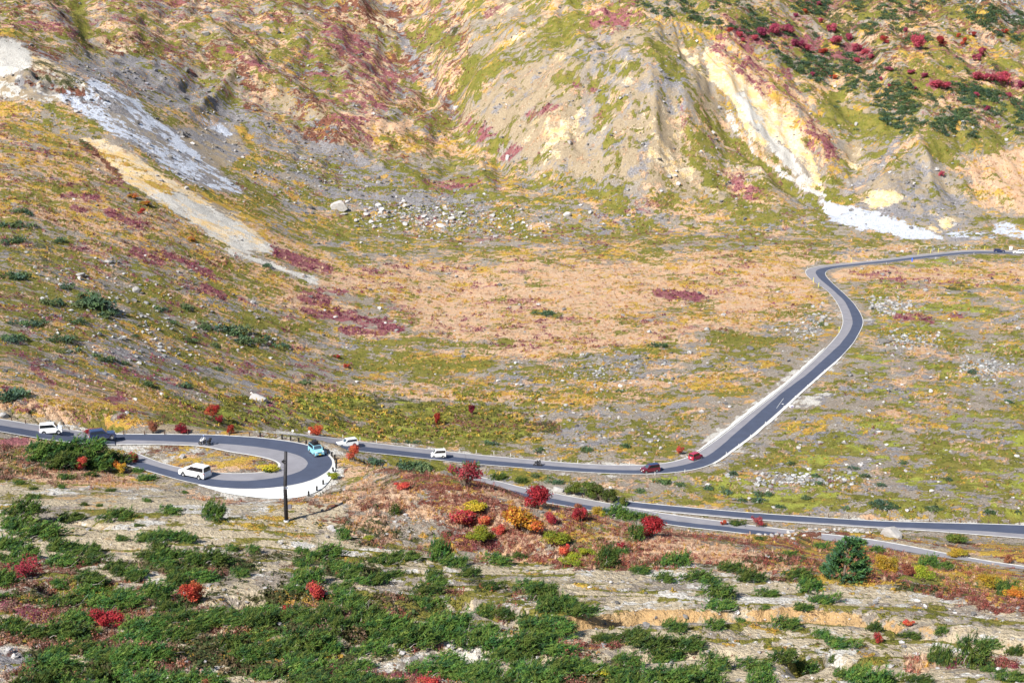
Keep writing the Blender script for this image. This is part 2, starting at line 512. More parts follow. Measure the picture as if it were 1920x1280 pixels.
def poly(layer, pts, soft=12, **vals):
    pts = np.array(pts, float)
    ins = np.zeros(RXX.shape, bool)
    n = len(pts)
    for i in range(n):
        x1, y1 = pts[i]
        x2, y2 = pts[(i + 1) % n]
        if y1 == y2:
            continue
        c = ((y1 > RYY) != (y2 > RYY)) & (RXX < (x2 - x1) * (RYY - y1) / (y2 - y1) + x1)
        ins ^= c
    m = ins.astype(float)
    if soft > 0:
        sg = max(0.6, soft / RS * 0.6)
        m = gauss1(gauss1(m, sg, 0), sg, 1)
    _apply(layer, m, vals)


def line(layer, pts, w, **vals):
    d = np.full(RXX.shape, 1e9)
    for (x1, y1), (x2, y2) in zip(pts[:-1], pts[1:]):
        L2 = (x2 - x1) ** 2 + (y2 - y1) ** 2 + 1e-9
        t = np.clip(((RXX - x1) * (x2 - x1) + (RYY - y1) * (y2 - y1)) / L2, 0, 1)
        d = np.minimum(d, np.hypot(RXX - x1 - t * (x2 - x1), RYY - y1 - t * (y2 - y1)))
    _apply(layer, 1 - sstep(w * 0.3, w * 1.05, d), vals)


def ell(layer, cx, cy, a, b, **vals):
    d = np.hypot((RXX - cx) / a, (RYY - cy) / b)
    _apply(layer, 1 - sstep(0.5, 1.15, d), vals)


F, N = 'far', 'near'
BIG = [(-260, -220), (2200, -220), (2200, 1400), (-260, 1400)]
poly(F, BIG, 0, moss=.36, grass=.28, gold=.2)
# upper left mountain side
poly(F, [(-260, -220), (900, -220), (860, 260), (640, 330), (300, 180), (-260, 60)], 20, moss=.36, grass=.32, gold=.12, crim=.07, sand=.3, rust=.4, scree=.3)
line(F, [(620, 50), (720, 150), (690, 230)], 34, crim=.42, grass=.6, moss=.2, rust=.3)
line(F, [(600, 240), (690, 215)], 22, crim=.5, grass=.6)
line(F, [(-20, 60), (60, 40), (130, 60)], 16, crim=.4, grass=.6)
line(F, [(60, 10), (110, 45)], 26, sand=.5, scree=.4, moss=.1)
line(F, [(400, 95), (500, 125)], 18, crim=.5, grass=.4)
line(F, [(150, -60), (145, 20), (160, 70)], 20, moss=1, gold=.3, grass=0, crim=0)
line(F, [(0, 62), (60, 68)], 8, gold=.9)
line(F, [(390, 95), (470, 150), (550, 190), (620, 245)], 30, sand=.85, moss=.25, grass=.1, crim=0, gold=.1)
line(F, [(400, 40), (410, 90)], 14, sand=.7)
line(F, [(560, 80), (640, 180)], 45, moss=.75, crim=.15)
line(F, [(640, -60), (665, 5), (715, 45), (735, 58)], 15, ochre=.85, sand=.4, moss=0, crim=0)
line(F, [(735, 20), (770, 110), (825, 175), (850, 215)], 15, scree=1, sand=.3, moss=0, grass=.1, crim=0, gold=0)
line(F, [(850, 215), (870, 240)], 12, scree=.9, moss=.1)
line(F, [(790, 70), (840, 60)], 30, moss=.7, dark=.3, crim=.1)
line(F, [(690, 240), (770, 234)], 15, grass=1, moss=0, crim=0)
line(F, [(700, 265), (820, 275), (930, 300)], 26, grass=.75, gold=.4, moss=.3)
ell(F, 930, 15, 40, 30, ochre=.6, sand=.5, moss=.1, crim=.1)
ell(F, 225, 92, 30, 18, ochre=.8, moss=.1, sand=.4)
ell(F, 228, 97, 14, 8, white=1)
# valley floor
poly(F, [(420, 330), (700, 315), (1000, 330), (1300, 380), (1570, 425), (1520, 480), (1000, 490), (640, 475), (500, 420)], 18, moss=.5, grass=.28, gold=.26, scree=.4, crim=.04)
line(F, [(700, 345), (850, 350), (960, 345)], 14, gold=.5, crim=.2, grass=.5)
# scree of the side valley
line(F, [(-40, 70), (60, 95), (150, 138)], 18, scree=1, moss=0, grass=0, gold=.05, crim=0, sand=0)
line(F, [(150, 135), (300, 150), (430, 225), (560, 285), (700, 340)], 58, scree=1, moss=.16, grass=.1, gold=.1, crim=0, sand=.1, rust=.05)
line(F, [(560, 320), (720, 365), (880, 380)], 54, scree=.9, moss=.3, grass=.12, gold=.12)
line(F, [(480, 300), (600, 400)], 40, scree=.6, moss=.3, grass=.2, gold=.3)
poly(F, [(330, 235), (440, 235), (475, 275), (440, 312), (395, 318), (300, 240)], 8, sand=.75, scree=.3, moss=0, grass=0, gold=0)
line(F, [(455, 240), (478, 290), (420, 325)], 12, gold=.8, moss=.6, scree=0)
line(F, [(340, 352), (470, 388)], 12, gold=.8, moss=.5, scree=0)
line(F, [(430, 395), (560, 425)], 16, gold=.7, grass=.5, scree=.1)
line(F, [(440, 425), (560, 470), (640, 500)], 20, grass=.8, gold=.4, scree=0)
line(F, [(120, 195), (200, 262), (330, 338), (440, 392)], 9, sand=.5, scree=.3, moss=.3)
# cone
poly(F, [(865, 205), (940, 150), (1040, 95), (1200, 50), (1290, 90), (1400, 270), (1480, 345), (1300, 372), (1100, 330), (980, 305), (890, 270)], 12, sand=1, moss=.13, grass=.14, gold=.0, crim=.0, ochre=.06, scree=.12)
poly(F, [(1060, 100), (1240, 70), (1300, 150), (1200, 240), (1120, 290), (1080, 240)], 20, scree=.4, moss=.3, sand=.6)
line(F, [(880, 135), (980, 105), (1060, 60)], 36, moss=.8, sand=.3, grass=.15, ochre=0)
line(F, [(1050, 0), (1010, 50), (940, 85)], 9, ochre=.7, sand=.8, moss=0)
line(F, [(1110, 40), (1180, 20)], 40, moss=.5, grass=.5, crim=.25, sand=.1)
line(F, [(1240, 95), (1270, 130)], 30, moss=.9, sand=.1)
line(F, [(1060, 150), (1110, 165)], 22, moss=.6, crim=.2)
line(F, [(1130, 190), (1115, 250), (1010, 300)], 12, moss=.5, crim=.1)
line(F, [(985, 220), (1050, 190)], 12, dark=.5, crim=.3, sand=.3)
line(F, [(880, 240), (960, 285)], 26, moss=.6, crim=.25, sand=.2)
poly(F, [(1270, 170), (1400, 270), (1490, 350), (1600, 420), (1420, 430), (1320, 370), (1280, 280)], 14, moss=.62, sand=.45, grass=.25, gold=.1, crim=.05, scree=.2)
line(F, [(1380, 350), (1450, 375)], 22, grass=.6, crim=.2, moss=.3)
# ochre scar and white stream bed
line(F, [(1290, 100), (1390, 250), (1480, 330)], 16, sand=.9, ochre=.3, moss=.15)
poly(F, [(1318, 90), (1350, 102), (1430, 155), (1490, 215), (1525, 290), (1550, 355), (1515, 352), (1450, 292), (1395, 250), (1380, 205), (1330, 150)], 5, ochre=3)
line(F, [(1388, 182), (1425, 240), (1480, 300), (1515, 345)], 15, white=1, ochre=.3)
line(F, [(1366, 214), (1410, 280), (1470, 330), (1550, 368)], 7, white=1, sand=.1, moss=0)
line(F, [(1420, 290), (1470, 330), (1540, 365)], 9, white=1, moss=0)
poly(F, [(1536, 372), (1600, 385), (1690, 412), (1775, 447), (1715, 450), (1620, 432), (1555, 415)], 5, ice=3)
line(F, [(1870, 428), (1930, 440)], 13, ice=1, moss=0, grass=0)
line(F, [(1780, 442), (1860, 445)], 13, scree=1, ice=.4, moss=.1, grass=.1)
# right mountain
poly(F, [(1240, -220), (2200, -220), (2200, 260), (1900, 250), (1700, 210), (1540, 130), (1340, 50)], 18, dark=.32, moss=.42, gold=.14, grass=.32, crim=.05, rust=.4, sand=0)
poly(F, [(1680, 80), (1850, 60), (1920, 130), (1880, 190), (1740, 170)], 26, gold=.35, moss=.5, grass=.3, dark=.25, rust=.3)
line(F, [(1380, 60), (1500, 80), (1620, 105)], 22, crim=.55, gold=.3, moss=.4)
line(F, [(1740, 155), (1880, 150), (1950, 165)], 16, crim=.5, grass=.4)
line(F, [(1350, 75), (1440, 150), (1520, 240), (1560, 300)], 34, grass=.8, crim=.35, gold=.3, moss=.15, dark=0)
line(F, [(1450, 130), (1475, 140)], 14, gold=.6, crim=.4)
line(F, [(1510, 160), (1600, 180)], 16, grass=.9, dark=.1)
line(F, [(1720, 180), (1790, 190)], 18, grass=.8, dark=.1)
line(F, [(1560, 210), (1670, 245)], 44, moss=1, dark=.1, grass=.1, crim=0)
line(F, [(1750, 270), (1860, 265)], 40, moss=.95, dark=.1, grass=.1)
line(F, [(1575, 195), (1625, 205)], 10, sand=.8, moss=.2)
poly(F, [(1790, 295), (1940, 280), (2200, 280), (2200, 410), (1850, 400)], 14, grass=1, moss=.15, dark=0, gold=.2)
poly(F, [(1600, 395), (1640, 335), (1715, 275), (1790, 330), (1840, 425), (1760, 440), (1690, 408)], 8, sand=.6, scree=.45, moss=.15, grass=0, gold=0, dark=0)
ell(F, 1655, 375, 46, 20, ochre=1, sand=.5, moss=0)
ell(F, 1760, 415, 40, 22, ochre=.6, sand=.5)
ell(F, 1602, 292, 26, 30, sand=.9, ochre=.4, moss=.05)
line(F, [(1700, 240), (1640, 330), (1590, 360)], 9, scree=.9, sand=.3, moss=.2)
line(F, [(1830, 412), (1930, 416)], 9, moss=.9, grass=.1)
line(F, [(1555, 372), (1600, 382)], 6, gold=.8, moss=.6)
poly(F, [(1770, -30), (1960, -40), (1960, 45), (1880, 50), (1800, 20)], 10, scree=.9, white=.25, moss=.1, grass=.1, crim=0, dark=.2)
# the left spur
poly(F, [(-260, 120), (0, 185), (150, 272), (430, 478), (640, 560), (560, 610), (330, 530), (150, 440), (-260, 360)], 12, moss=.34, gold=.42, grass=.55, crim=.08, rust=.15)
poly(F, [(-260, 380), (0, 400), (150, 430), (330, 520), (560, 600), (700, 640), (640, 725), (400, 745), (-260, 700)], 18, moss=.48, gold=.2, grass=.2, crim=.05, dark=.1, scree=.35)
poly(F, [(-260, 690), (480, 722), (640, 722), (480, 806), (200, 812), (-260, 790)], 14, gold=.55, grass=.55, crim=.12, moss=.25)
line(F, [(560, 620), (640, 700), (560, 720)], 20, gold=.3, moss=.4, scree=.3)
for p, w in [([(118, 368), (182, 376)], 14), ([(135, 390), (160, 395)], 8), ([(200, 398), (255, 422)], 11), ([(253, 473), (300, 490)], 13), ([(310, 477), (397, 513)], 10), ([(450, 560), (480, 570)], 9),
             ([(515, 470), (560, 490), (617, 510)], 14), ([(563, 558), (612, 562)], 14), ([(570, 580), (640, 600)], 12), ([(631, 584), (690, 604), (752, 613)], 13), ([(640, 620), (720, 625)], 12), ([(130, 730), (170, 731)], 6),
             ([(0, 725), (30, 735)], 8), ([(600, 540), (650, 548)], 6), ([(380, 540), (420, 560)], 8), ([(60, 690), (100, 720)], 9)]:
    line(F, p, w, crim=.85, moss=.1, gold=.05)
ell(F, 228, 750, 24, 9, crim=1, gold=0, grass=0, moss=0)
ell(F, 232, 741, 9, 5, crim=1)
line(F, [(640, 690), (760, 690), (900, 665)], 12, grass=.8, gold=.4)
# ochre gully on the spur
poly(F, [(143, 255), (195, 260), (265, 300), (345, 350), (440, 400), (520, 470), (480, 478), (432, 470), (330, 402), (250, 352), (195, 310)], 5, ochre=3)
line(F, [(160, 272), (205, 312), (225, 335)], 8, rust=.8)
poly(F, [(235, 338), (300, 352), (350, 362), (440, 415), (525, 478), (480, 478), (430, 468), (330, 405)], 6, white=1, ochre=.12)
line(F, [(200, 285), (270, 322), (320, 352)], 13, ochre=1, white=.1)
line(F, [(185, 285), (250, 318), (320, 358)], 11, gold=.5)
line(F, [(150, 262), (230, 335), (330, 404), (420, 468)], 5, white=.7, dark=.25)
line(F, [(430, 470), (500, 493), (560, 514), (594, 526), (640, 534), (687, 541)], 6.5, white=1, grass=0, moss=0, gold=0, crim=0)
line(F, [(700, 545), (766, 552), (820, 558), (862, 564)], 6.5, white=1, grass=0, moss=0, gold=0, crim=0)
line(F, [(690, 500), (770, 508)], 4, white=.5)
# white outcrop
poly(F, [(-260, 120), (0, 70), (30, 76), (66, 96), (190, 182), (110, 192), (60, 190), (0, 190), (-260, 200)], 5, sand=.9, white=.3, ochre=.2, moss=0, grass=0, gold=0, crim=0, scree=0, dark=.15)
poly(F, [(-260, 120), (0, 72), (30, 78), (58, 98), (62, 118), (40, 140), (20, 135), (0, 150)], 4, white=3)
line(F, [(40, 150), (110, 168), (180, 182)], 18, sand=.6, ochre=.25, rust=.3, scree=.5, white=.1)
# blue white scree tongues
line(F, [(130, 178), (200, 228), (290, 290), (380, 335), (445, 354)], 17, ice=.85, scree=.5, moss=0, grass=0, gold=0, sand=0)
line(F, [(172, 156), (250, 196), (310, 250), (380, 318)], 12, ice=.85, scree=.4, moss=0, grass=0, gold=0, sand=0)
line(F, [(368, 222), (425, 250)], 11, ice=.8, scree=.5, moss=0, sand=.1)
poly(F, [(118, 176), (180, 155), (250, 190), (330, 250), (405, 320), (450, 356), (395, 352), (290, 305), (190, 238)], 6, ice=.62, scree=.5, moss=0, grass=0, gold=0, sand=.1)
line(F, [(230, 222), (300, 262)], 6, sand=.8, ice=.2)
# tan grass belt
poly(F, [(560, 500), (700, 498), (1000, 490), (1300, 478), (1510, 478), (1560, 560), (1480, 600), (1230, 640), (1000, 680), (840, 640), (760, 600), (700, 560)], 22, grass=1, gold=.22, moss=.14, scree=.1, crim=.06)
line(F, [(640, 470), (900, 470), (1200, 470)], 12, moss=.4, grass=.5, gold=.35, scree=.2)
line(F, [(620, 640), (800, 650), (960, 640)], 10, moss=.7, grass=.3, gold=.3)
line(F, [(700, 690), (900, 685), (760, 680)], 20, gold=.8, moss=.7, grass=.2)
line(F, [(1000, 585), (1050, 588)], 8, moss=.9, dark=.3, grass=.1)
line(F, [(1232, 550), (1310, 555)], 10, crim=.95, grass=.2)
line(F, [(1180, 600), (1330, 590)], 22, moss=.35, gold=.5, grass=.5, scree=.25)
line(F, [(1340, 640), (1430, 650)], 26, moss=.85, gold=.4, grass=.2)
line(F, [(1440, 620), (1560, 600)], 22, scree=.55, moss=.4, grass=.3, gold=.2)
# gravel flats left of the straight
poly(F, [(820, 760), (930, 690), (1100, 655), (1330, 640), (1440, 670), (1400, 740), (1250, 790), (1000, 775)], 18, moss=.38, grass=.2, gold=.2, scree=.35, crim=.02)
line(F, [(1050, 740), (1250, 720), (1420, 710)], 22, gold=.5, grass=.5, moss=.35)
line(F, [(660, 730), (900, 740), (1100, 760)], 16, grass=.6, gold=.6, moss=.3)
poly(F, [(1000, 800), (1250, 790), (1380, 770), (1300, 850), (1150, 865), (1000, 855)], 14, moss=.6, gold=.15, grass=.12, scree=.25)
# olive and yellow shrub belt behind the hairpin
poly(F, [(285, 785), (340, 765), (480, 744), (700, 738), (1000, 778), (980, 822), (700, 826), (560, 812), (300, 812)], 8, gold=.36, moss=.85, dark=.3, grass=.12, lime=.4, rust=.12)
line(F, [(860, 785), (960, 795), (1040, 800)], 14, dark=.4, rust=.5, gold=.4)
line(F, [(430, 750), (640, 742)], 6, gold=1)
poly(F, [(640, 845), (760, 855), (1000, 880), (1000, 912), (880, 890), (700, 868)], 6, moss=.75, gold=.25, grass=.1, scree=.2)
# right plain
poly(F, [(1640, 480), (2200, 480), (2200, 985), (1160, 938), (1200, 900), (1350, 880), (1520, 730), (1640, 600)], 12, moss=.42, gold=.22, grass=.25, scree=.25, lime=.2, crim=.03)
poly(F, [(1500, 745), (1620, 660), (1920, 690), (2100, 690), (2100, 790), (1700, 810), (1450, 840)], 22, moss=.3, gold=.2, grass=.15, scree=.3)
poly(F, [(1200, 900), (1450, 820), (1920, 810), (2100, 810), (2100, 970), (1500, 960), (1200, 935)], 18, moss=.6, lime=.3, gold=.15, grass=.08, scree=.25)
line(F, [(1560, 505), (1700, 515), (1930, 520)], 24, grass=1, gold=.3, moss=.15, crim=.12)
line(F, [(1640, 545), (1800, 560)], 20, grass=.7, gold=.5, moss=.3)
line(F, [(1600, 600), (1660, 620)], 16, grass=.4, gold=.4, scree=.4)
line(F, [(1680, 590), (1745, 602)], 8, crim=.8)
ell(F, 1795, 592, 14, 5, crim=.8)
line(F, [(1700, 496), (1900, 500)], 10, scree=.5, grass=.5, moss=.3)
ell(F, 1800, 535, 30, 7, dark=.9, grass=.2)
line(F, [(1620, 470), (1740, 462)], 9, grass=.7, ochre=.4, sand=.4)
line(F, [(1560, 475), (1640, 465)], 8, scree=.9, moss=.3, grass=.2)
line(F, [(1180, 940), (1500, 965), (1700, 974)], 5, grass=.9, gold=.3, moss=.1)
line(F, [(1900, 720), (1920, 760)], 20, moss=.5, lime=.3)
# pale verges along the straight
line(F, [(1306, 842), (1350, 808), (1400, 770), (1450, 733), (1500, 690), (1545, 645)], 7.5, white=.4, moss=0, grass=0, gold=0, scree=0)
line(F, [(1368, 852), (1420, 812), (1480, 762), (1540, 708), (1590, 660)], 6, white=.35, scree=.4, moss=.1, grass=.1)
line(F, [(1490, 757), (1550, 745)], 15, white=.7, scree=.3, moss=0, grass=0)
line(F, [(480, 808), (640, 816), (760, 831), (900, 848)], 3, white=.6)
line(F, [(1790, 979), (1930, 981)], 4, white=.9)
# ---------------- near layer
poly(N, BIG, 0, moss=.2, gold=.0, sand=.85, rust=.0, white=.16)
poly(N, [(0, 1060), (300, 1050), (620, 1050), (1000, 1120), (1150, 1180), (1240, 1400), (-200, 1400), (-200, 1060)], 20, dark=.5, moss=.25, rust=.2, sand=.7, gold=.03, white=.1)
poly(N, [(560, 965), (600, 905), (640, 862), (720, 855), (900, 900), (1100, 955), (1400, 998), (1510, 1000), (1510, 1085), (1300, 1062), (900, 1055), (660, 1015)], 8, rust=.8, grass=.45, gold=.1, moss=.1, sand=.05, dark=.15, white=0)
poly(N, [(560, 960), (620, 900), (720, 870), (800, 930), (820, 1030), (660, 1012)], 16, grass=.85, rust=.45, dark=.15)
line(N, [(585, 925), (625, 885), (645, 862), (690, 858)], 12, moss=.8, gold=.5, lime=.3, rust=.1, grass=.2)
line(N, [(950, 940), (1060, 990)], 26, gold=.5, rust=.6, grass=.3)
line(N, [(830, 1015), (930, 1020)], 16, rust=1, crim=.2, grass=.1)
line(N, [(1000, 1030), (1200, 1020), (1400, 1050)], 20, grass=.8, rust=.5)
poly(N, [(1400, 1000), (1560, 1000), (1700, 1040), (2100, 1100), (2100, 1180), (1800, 1130), (1600, 1095), (1440, 1085)], 8, rust=.85, gold=.5, moss=.15, grass=.2, dark=.25, sand=.05, white=0)
poly(N, [(1540, 1002), (1640, 978), (2100, 1010), (2100, 1075), (1800, 1035), (1620, 1006)], 4, gold=.65, rust=.55, moss=.15, grass=.15, sand=0, white=0)
line(N, [(1690, 1080), (1760, 1095)], 12, moss=1, lime=.2, rust=0, gold=.1)
line(N, [(1690, 1062), (1715, 1070)], 14, crim=.9, rust=.5)
line(N, [(1850, 1095), (1920, 1110)], 26, gold=.9, rust=.2)
# hairpin
poly(N, [(160, 808), (640, 806), (640, 935), (160, 905)], 4, sand=.4, gold=.2, grass=.3, moss=.15, rust=.15, white=.08)
line(N, [(430, 862), (510, 873)], 14, gold=.5, moss=.9, grass=.3, white=0)
line(N, [(330, 872), (430, 884)], 6, grass=.8, gold=.4, white=0)
poly(N, [(370, 912), (470, 920), (540, 916), (600, 902), (632, 868), (640, 880), (606, 922), (570, 938), (500, 940), (430, 930)], 3, white=3)
line(N, [(200, 832), (270, 846)], 8, white=.6, sand=.3)
poly(N, [(-200, 820), (60, 806), (160, 835), (262, 855), (290, 893), (200, 903), (-200, 908)], 6, rust=.6, grass=.5, dark=.25, moss=.2, sand=0, white=0)
line(N, [(10, 875), (60, 880)], 9, moss=.9, rust=.1)
line(N, [(0, 836), (50, 826)], 10, crim=.6, grass=.5)
line(N, [(350, 922), (420, 938), (640, 940)], 9, grass=.9, rust=.25, sand=.2)
poly(N, [(440, 948), (640, 942), (650, 1008), (560, 1015), (470, 1000)], 8, sand=.95, moss=.12, grass=.2, gold=.1)
poly(N, [(60, 918), (320, 928), (330, 970), (230, 958), (70, 955)], 8, sand=.9, ochre=.25, moss=.05)
poly(N, [(90, 975), (240, 985), (260, 1030), (130, 1030)], 8, sand=.9, ochre=.25)
for p, w in [([(0, 900), (50, 907)], 5.5), ([(110, 904), (160, 907), (200, 912), (283, 918)], 6), ([(80, 922), (157, 922), (217, 925), (312, 930)], 4), ([(0, 949), (45, 948)], 5), ([(70, 953), (105, 958)], 4),
             ([(150, 953), (190, 962), (240, 966), (308, 971)], 4.5), ([(400, 985), (480, 990), (540, 1005)], 7), ([(860, 1088), (973, 1081), (1057, 1079)], 5), ([(1073, 1090), (1123, 1108), (1200, 1108), (1273, 1103)], 8),
             ([(1630, 1135), (1720, 1140), (1813, 1148), (1915, 1175)], 6), ([(1380, 1168), (1420, 1175), (1455, 1184)], 5), ([(1480, 1183), (1515, 1190)], 4), ([(1333, 1198), (1375, 1207)], 5), ([(1440, 1213), (1490, 1220)], 6),
             ([(1530, 1160), (1580, 1172)], 5), ([(1660, 1190), (1760, 1200)], 9), ([(1610, 1220), (1640, 1240)], 10), ([(700, 1045), (760, 1058)], 6), ([(540, 1000), (600, 1000)], 8), ([(1520, 1105), (1560, 1110)], 5), ([(1590, 1112), (1620, 1118)], 4), ([(640, 1050), (690, 1055)], 5)]:
    line(N, p, w, moss=1, gold=.25, sand=0)
line(N, [(0, 1140), (50, 1150), (105, 1165)], 14, crim=.9, rust=.7, dark=0)
line(N, [(690, 1258), (790, 1266)], 9, crim=.8, dark=.1)
line(N, [(610, 1256), (640, 1262)], 14, crim=.6, gold=.1)
line(N, [(600, 1233), (640, 1230)], 6, gold=1)
line(N, [(1760, 1240), (1900, 1245)], 14, crim=.45, rust=.5, moss=.3)
line(N, [(1700, 1245), (1750, 1238)], 16, grass=.5, rust=.4)
line(N, [(1240, 1100), (1400, 1120)], 18, sand=.5, moss=.2)
line(N, [(0, 1230), (60, 1240), (100, 1280)], 24, dark=.2, sand=.2, scree=.5)
for k in range(len(CLS)):
    for lay in COVER:
        COVER[lay][k] = np.clip(COVER[lay][k], 0, 1)


def sample_cover(X, Y, Z, near, wx, wy):
    px, py = project(X, Y, Z)
    sc = np.clip(px_per_m(Y, Z) / 8.0, 0.5, 2.2)
    fx = np.clip((px + wx * sc - RX0) / RS - 0.5, 0, RNX - 1.01)
    fy = np.clip((py + wy * sc - RY0) / RS - 0.5, 0, RNY - 1.01)
    i, j = fy.astype(int), fx.astype(int)
    a, b = fy - i, fx - j
    out = []
    for k in range(len(CLS)):
        r = 0
        for lay, sel in (('near', near), ('far', ~near)):
            A = COVER[lay][k]
            val = A[i, j] * (1 - a) * (1 - b) + A[i + 1, j] * a * (1 - b) + A[i, j + 1] * (1 - a) * b + A[i + 1, j + 1] * a * b
            r = r + np.where(sel, val, 0)
        out.append(r)
    return np.array(out)


wx = 9 * fbm(GX / 7, GY / 7, 71, 4) + 6 * fbm(GX / 30, GY / 30, 75, 2)
wy = 5 * fbm(GX / 7, GY / 7, 81, 4) + 3 * fbm(GX / 30, GY / 30, 85, 2)
DENS = sample_cover(GX, GY, H, NEAR, wx, wy)
# moss follows the risers of the creep terraces, bare soil the gully wall
bare = NEAR & (DENS[CI['dark']] < .4) & (DENS[CI['rust']] < .3)
DENS[CI['moss']] = np.where(bare, np.clip(DENS[CI['moss']] * 0.5 + RISER * 0.85, 0, 1), DENS[CI['moss']])
keep = 1 - WALL
for k in range(len(CLS)):
    DENS[k] *= keep
DENS[CI['ochre']] = np.clip(DENS[CI['ochre']] + WALL * 0.8, 0, 1)
DENS[CI['sand']] = np.clip(DENS[CI['sand']] + WALL * 0.75, 0, 1)
# pale verge beside every road
verge = sstep(0.90, 1.0, ROADW)
for c in ('moss', 'grass', 'gold', 'crim', 'rust', 'dark', 'lime'):
    DENS[CI[c]] *= 1 - 0.55 * verge
DENS[CI['white']] = np.maximum(DENS[CI['white']], 0.12 * verge)


# break every density up into real patches: COVERED[k] is how fully each spot is covered
def uniform_noise(f):
    q = np.quantile(f.ravel()[::37], np.linspace(0, 1, 65))
    return np.interp(f, q, np.linspace(0, 1, 65))


dist = np.clip((GY - 90) / 600, 0, 1)
base_sc = {'moss': 1.9, 'grass': 2.6, 'gold': 1.7, 'crim': 2.4, 'white': 2.5, 'ochre': 5, 'dark': 5, 'rust': 2.6, 'scree': 3.5, 'sand': 3.5, 'ice': 2.5, 'lime': 3.0}
gain = {'moss': 3.6, 'white': 4, 'ice': 4, 'ochre': 3, 'sand': 2.5, 'scree': 3}
COVERED = np.zeros_like(DENS)
for k, c in enumerate(CLS):
    q = base_sc[c]
    f = fbm(GX / (q * 1.5) + k * 13.7, GY / (q * 1.15) - k * 7.9, 171 + k * 11, 5, 0.75) + 0.5 * fbm(GX / (q * 6) - k * 3.1, GY / (q * 5), 175 + k * 11, 2)
    u = uniform_noise(f)
    COVERED[k] = np.where(DENS[k] > 0.03, np.clip((DENS[k] + u - 1.0) * gain.get(c, 2.8) + 0.5, 0, 1), 0)
COVERED[CI['lime']] *= DENS[CI['lime']] > 0.05
# ================================================================ materials
class NT:
    """small helper round a node tree"""
    def __init__(s, name):
        s.m = bpy.data.materials.new(name)
        s.m.use_nodes = True
        s.t = s.m.node_tree
        s.t.nodes.clear()
        s.out = s.n('ShaderNodeOutputMaterial')
        s.b = s.n('ShaderNodeBsdfPrincipled')
        s.l(s.b.outputs[0], s.out.inputs[0])

    def n(s, t, **k):
        q = s.t.nodes.new(t)
        for a, val in k.items():
            setattr(q, a, val)
        return q

    def l(s, a, b):
        s.t.links.new(a, b)

    def val(s, sock, x):
        if hasattr(x, 'is_linked'):
            s.l(x, sock)
        else:
            sock.default_value = x

    def math(s, op, a, b=0.0, clamp=False):
        q = s.n('ShaderNodeMath', operation=op, use_clamp=clamp)
        s.val(q.inputs[0], a)
        s.val(q.inputs[1], b)
        return q.outputs[0]

    def mix(s, f, a, b, mode='MIX'):
        q = s.n('ShaderNodeMix', data_type='RGBA', blend_type=mode)
        s.val(q.inputs[0], f)
        for i, c in ((6, a), (7, b)):
            if isinstance(c, tuple):
                q.inputs[i].default_value = (*c, 1)
            else:
                s.l(c, q.inputs[i])
        return q.outputs[2]

    def noise(s, vec, scale, detail=3, rough=0.55, dist=0.0):
        q = s.n('ShaderNodeTexNoise')
        s.l(vec, q.inputs['Vector'])
        q.inputs['Scale'].default_value = scale
        q.inputs['Detail'].default_value = detail
        q.inputs['Roughness'].default_value = rough
        q.inputs['Distortion'].default_value = dist
        return q.outputs['Fac']

    def map(s, x, a, b, c=0.0, d=1.0):
        q = s.n('ShaderNodeMapRange')
        s.l(x, q.inputs[0])
        q.inputs[1].default_value, q.inputs[2].default_value = a, b
        q.inputs[3].default_value, q.inputs[4].default_value = c, d
        return q.outputs[0]

    def shift(s, vec, off, sc=(1, 1, 1)):
        q = s.n('ShaderNodeMapping')
        s.l(vec, q.inputs[0])
        q.inputs['Location'].default_value = off
        q.inputs['Scale'].default_value = sc
        return q.outputs[0]


def simple(name, col, rough=0.6, metal=0.0, vary=0.15, scale=3.0, coat=0.0, spec=0.5):
    t = NT(name)
    tc = t.n('ShaderNodeTexCoord').outputs['Object']
    f = t.noise(tc, scale, 3)
    lo = tuple(c * (1 - vary) for c in col)
    hi = tuple(min(1, c * (1 + vary)) for c in col)
    t.l(t.mix(t.map(f, .3, .7), lo, hi), t.b.inputs['Base Color'])
    t.b.inputs['Roughness'].default_value = rough
    t.b.inputs['Metallic'].default_value = metal
    t.b.inputs['Specular IOR Level'].default_value = spec
    t.b.inputs['Coat Weight'].default_value = coat
    t.b.inputs['Coat Roughness'].default_value = 0.08
    return t.m


def tinted(name, rough=0.75, col=None, trans=0.0):
    """plant material: colour comes from the plant's own leaf tint"""
    t = NT(name)
    a = t.n('ShaderNodeAttribute', attribute_name='tint')
    c = a.outputs['Color']
    if col:
        c = t.mix(1.0, c, col, 'MULTIPLY')
    oi = t.n('ShaderNodeObjectInfo').outputs['Random']
    hs = t.n('ShaderNodeHueSaturation')
    t.l(c, hs.inputs['Color'])
    t.l(t.map(oi, 0, 1, .485, .515), hs.inputs['Hue'])
    t.l(t.map(oi, 0, 1, .68, 1.2), hs.inputs['Value'])
    t.l(hs.outputs[0], t.b.inputs['Base Color'])
    t.b.inputs['Roughness'].default_value = rough
    t.b.inputs['Specular IOR Level'].default_value = 0.25
    if trans > 0:
        tr = t.n('ShaderNodeBsdfTranslucent')
        t.l(hs.outputs[0], tr.inputs[0])
        mx = t.n('ShaderNodeMixShader')
        mx.inputs[0].default_value = trans
        t.l(t.b.outputs[0], mx.inputs[1])
        t.l(tr.outputs[0], mx.inputs[2])
        t.l(mx.outputs[0], t.out.inputs[0])
    return t.m


